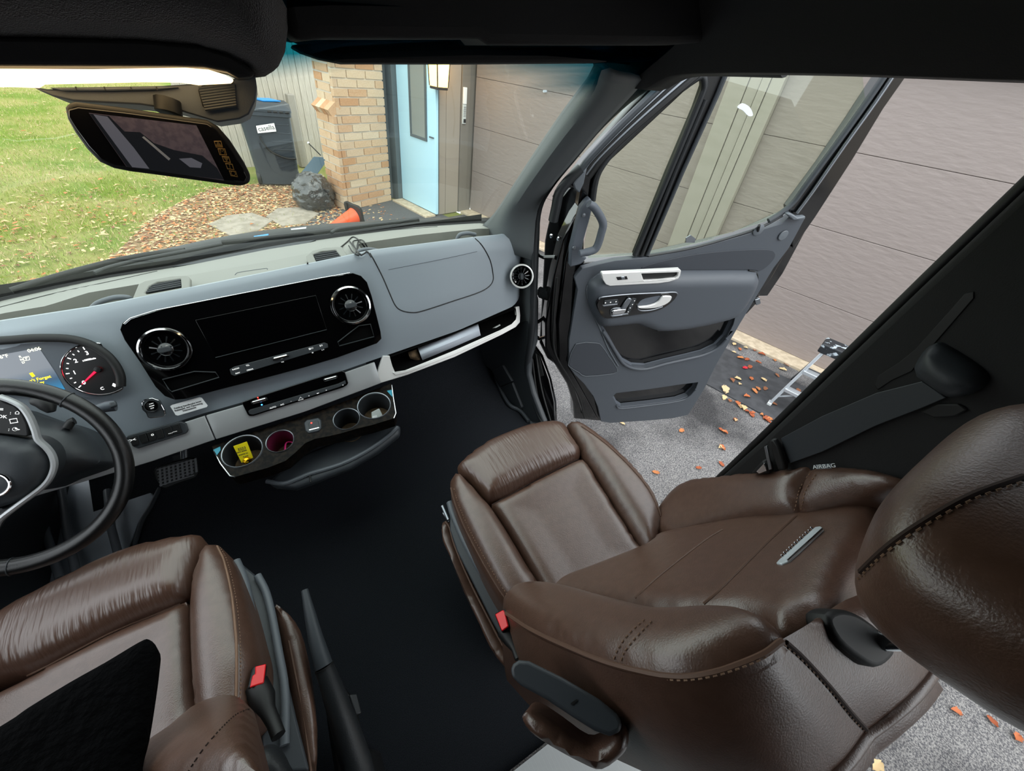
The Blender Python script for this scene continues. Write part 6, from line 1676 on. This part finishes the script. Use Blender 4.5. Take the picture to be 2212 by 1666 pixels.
pslab('side_shield', zd([(1500, 312), (1530, 310), (1640, 400), (1730, 540), (1780, 700), (1830, 1000), (1900, 1300), (1990, 1660), (1700, 1690), (1680, 1400), (1660, 1150), (1650, 900), (1590, 600)]), SQ, -.02, .10, 'plastic_slate', seat2, bevel=.008)
tube('shield_rim', SQ.pts(cr(zd([(1515, 318), (1565, 440), (1605, 620), (1640, 800), (1655, 930)]), 4, False), -.008), .011, 'plastic_grey', seat2)
tube('shield_ridge', SQ.pts(cr(zd([(1655, 410), (1710, 520), (1750, 680), (1790, 900), (1830, 1150), (1830, 1500)]), 4, False), -.012), .009, 'plastic_grey', seat2)
LQ = Plane((-.22, .3, .36), (.6, 0, .8))
pillow('lower_side_pad', LQ.pts(cr(zd([(1770, 612), (1800, 610), (1900, 710), (1960, 850), (2010, 1100), (2040, 1400), (2030, 1700), (1990, 1700), (1930, 1350), (1870, 1000), (1810, 760)]), 2)), LQ.n, .018, .08, 'leather', seat2, edge=.025, res=.01)
tube('pad_piping', LQ.pts(cr(zd([(1775, 612), (1812, 670), (1850, 800), (1900, 1050), (1950, 1300), (2000, 1680)]), 4, False), .005), .003, 'seam', seat2)
BQ = Plane((-.25, .26, .52), (.35, .25, .9))
b_ = pslab('buckle', zd([(1590, 1135), (1618, 1000), (1640, 985), (1710, 968), (1718, 985), (1700, 1105)]), BQ, .02, .02, 'rubber', seat2, bevel=.004)
pslab('release_button', zd([(1606, 1128), (1622, 1050), (1640, 1040), (1640, 992), (1712, 974), (1696, 1098)]), BQ, .023, .004, 'red_plastic', b_, bevel=.002)
tube('buckle_strap', [BQ.at(*p, 0) for p in zd([(1650, 1120), (1690, 1200), (1720, 1280), (1760, 1360), (1790, 1440)])], [.022, .022, .014, .012, .012], 'rubber', seat2)
O2 = Vector((-.52, .28, .50)); BK2 = Plane(O2, N)
wing2 = zd([(800, 1760), (1000, 1560), (1180, 1402), (1400, 1272), (1540, 1230), (1612, 1262), (1645, 1330), (1650, 1500), (1600, 1760)])
f1_ = pillow('wing_bolster', BK2.pts(cr(wing2, 3), .03), N, .035, .08, 'leather', seat2, edge=.05, res=.011)
bvw = bvh_of(f1_)
stitches('stitching', zd([(1200, 1690), (1300, 1540), (1400, 1420), (1500, 1320), (1570, 1280), (1605, 1272)]), bvw, 'thread_dark', f1_)
AR2 = Plane((-.24, .12, .66), (.3, 0, 1))
pillow('armrest', AR2.pts(cr(zd([(1500, 1780), (1560, 1640), (1660, 1530), (1740, 1492), (1800, 1520), (1860, 1620), (1900, 1780)]), 3)), AR2.n, .03, .06, 'rubber_grey', seat2, edge=.04, res=.01)

# ---------------- handbrake lever
HBP = [atz(u, v, z) for u, v, z in [(658, 1275, .42), (668, 1320, .41), (682, 1380, .40), (700, 1440, .38), (722, 1500, .35), (745, 1570, .31), (770, 1650, .26), (785, 1720, .20)]]
t = thing('handbrake_lever', 'long dark handbrake lever on the floor between the seats', 'lever', atz(760, 1640, 0))
tube('grip', HBP[:4], [.008, .012, .016, .019], 'plastic_slate', t, seg=14)
tube('lever_cover', HBP[3:], [.0195, .024, .028, .032, .034], 'rubber_grey', t, seg=14)
tube('grip_ring', [HBP[3], HBP[3] + (HBP[4] - HBP[3]).normalized() * .004], .0208, 'rubber', t, seg=16)
GQ = Plane(HBP[5] + Vector((.04, 0, -.1)), (.5, 0, .85))
pslab('base_bracket', [(700, 1440), (735, 1470), (768, 1510), (780, 1560), (795, 1666), (790, 1720), (740, 1720), (715, 1560)], GQ, 0, .03, 'rubber', t, bevel=.006)
pslab('bracket_tab', [(755, 1500), (772, 1498), (782, 1540), (768, 1545)], GQ, .006, .02, 'rubber_grey', t, bevel=.003)
box('base_foot', (HBP[7].x, HBP[7].y, .09), (.06, .16, .18), 'rubber', t, bevel=.01)

# ---------------- black fleece flap over the driver's seat
FP = Plane(atz(180, 1560, .75), (.25, .1, 1))
mat('fleece', '040405', .95, spec=.05, bump=1, bscale=60, bdist=.01)
o = pillow('black_fleece', FP.pts(cr([(-260, 1720), (0, 1570), (60, 1530), (150, 1475), (230, 1430), (300, 1388), (322, 1382), (340, 1402), (338, 1440), (330, 1500), (315, 1590), (300, 1650), (285, 1760), (100, 1800), (-200, 1800)], 3)), FP.n, .015, .02, 'fleece', None, edge=.05, res=.014)
tag(o, "black fuzzy cloth draped over the driver's seat cushion", 'cloth')
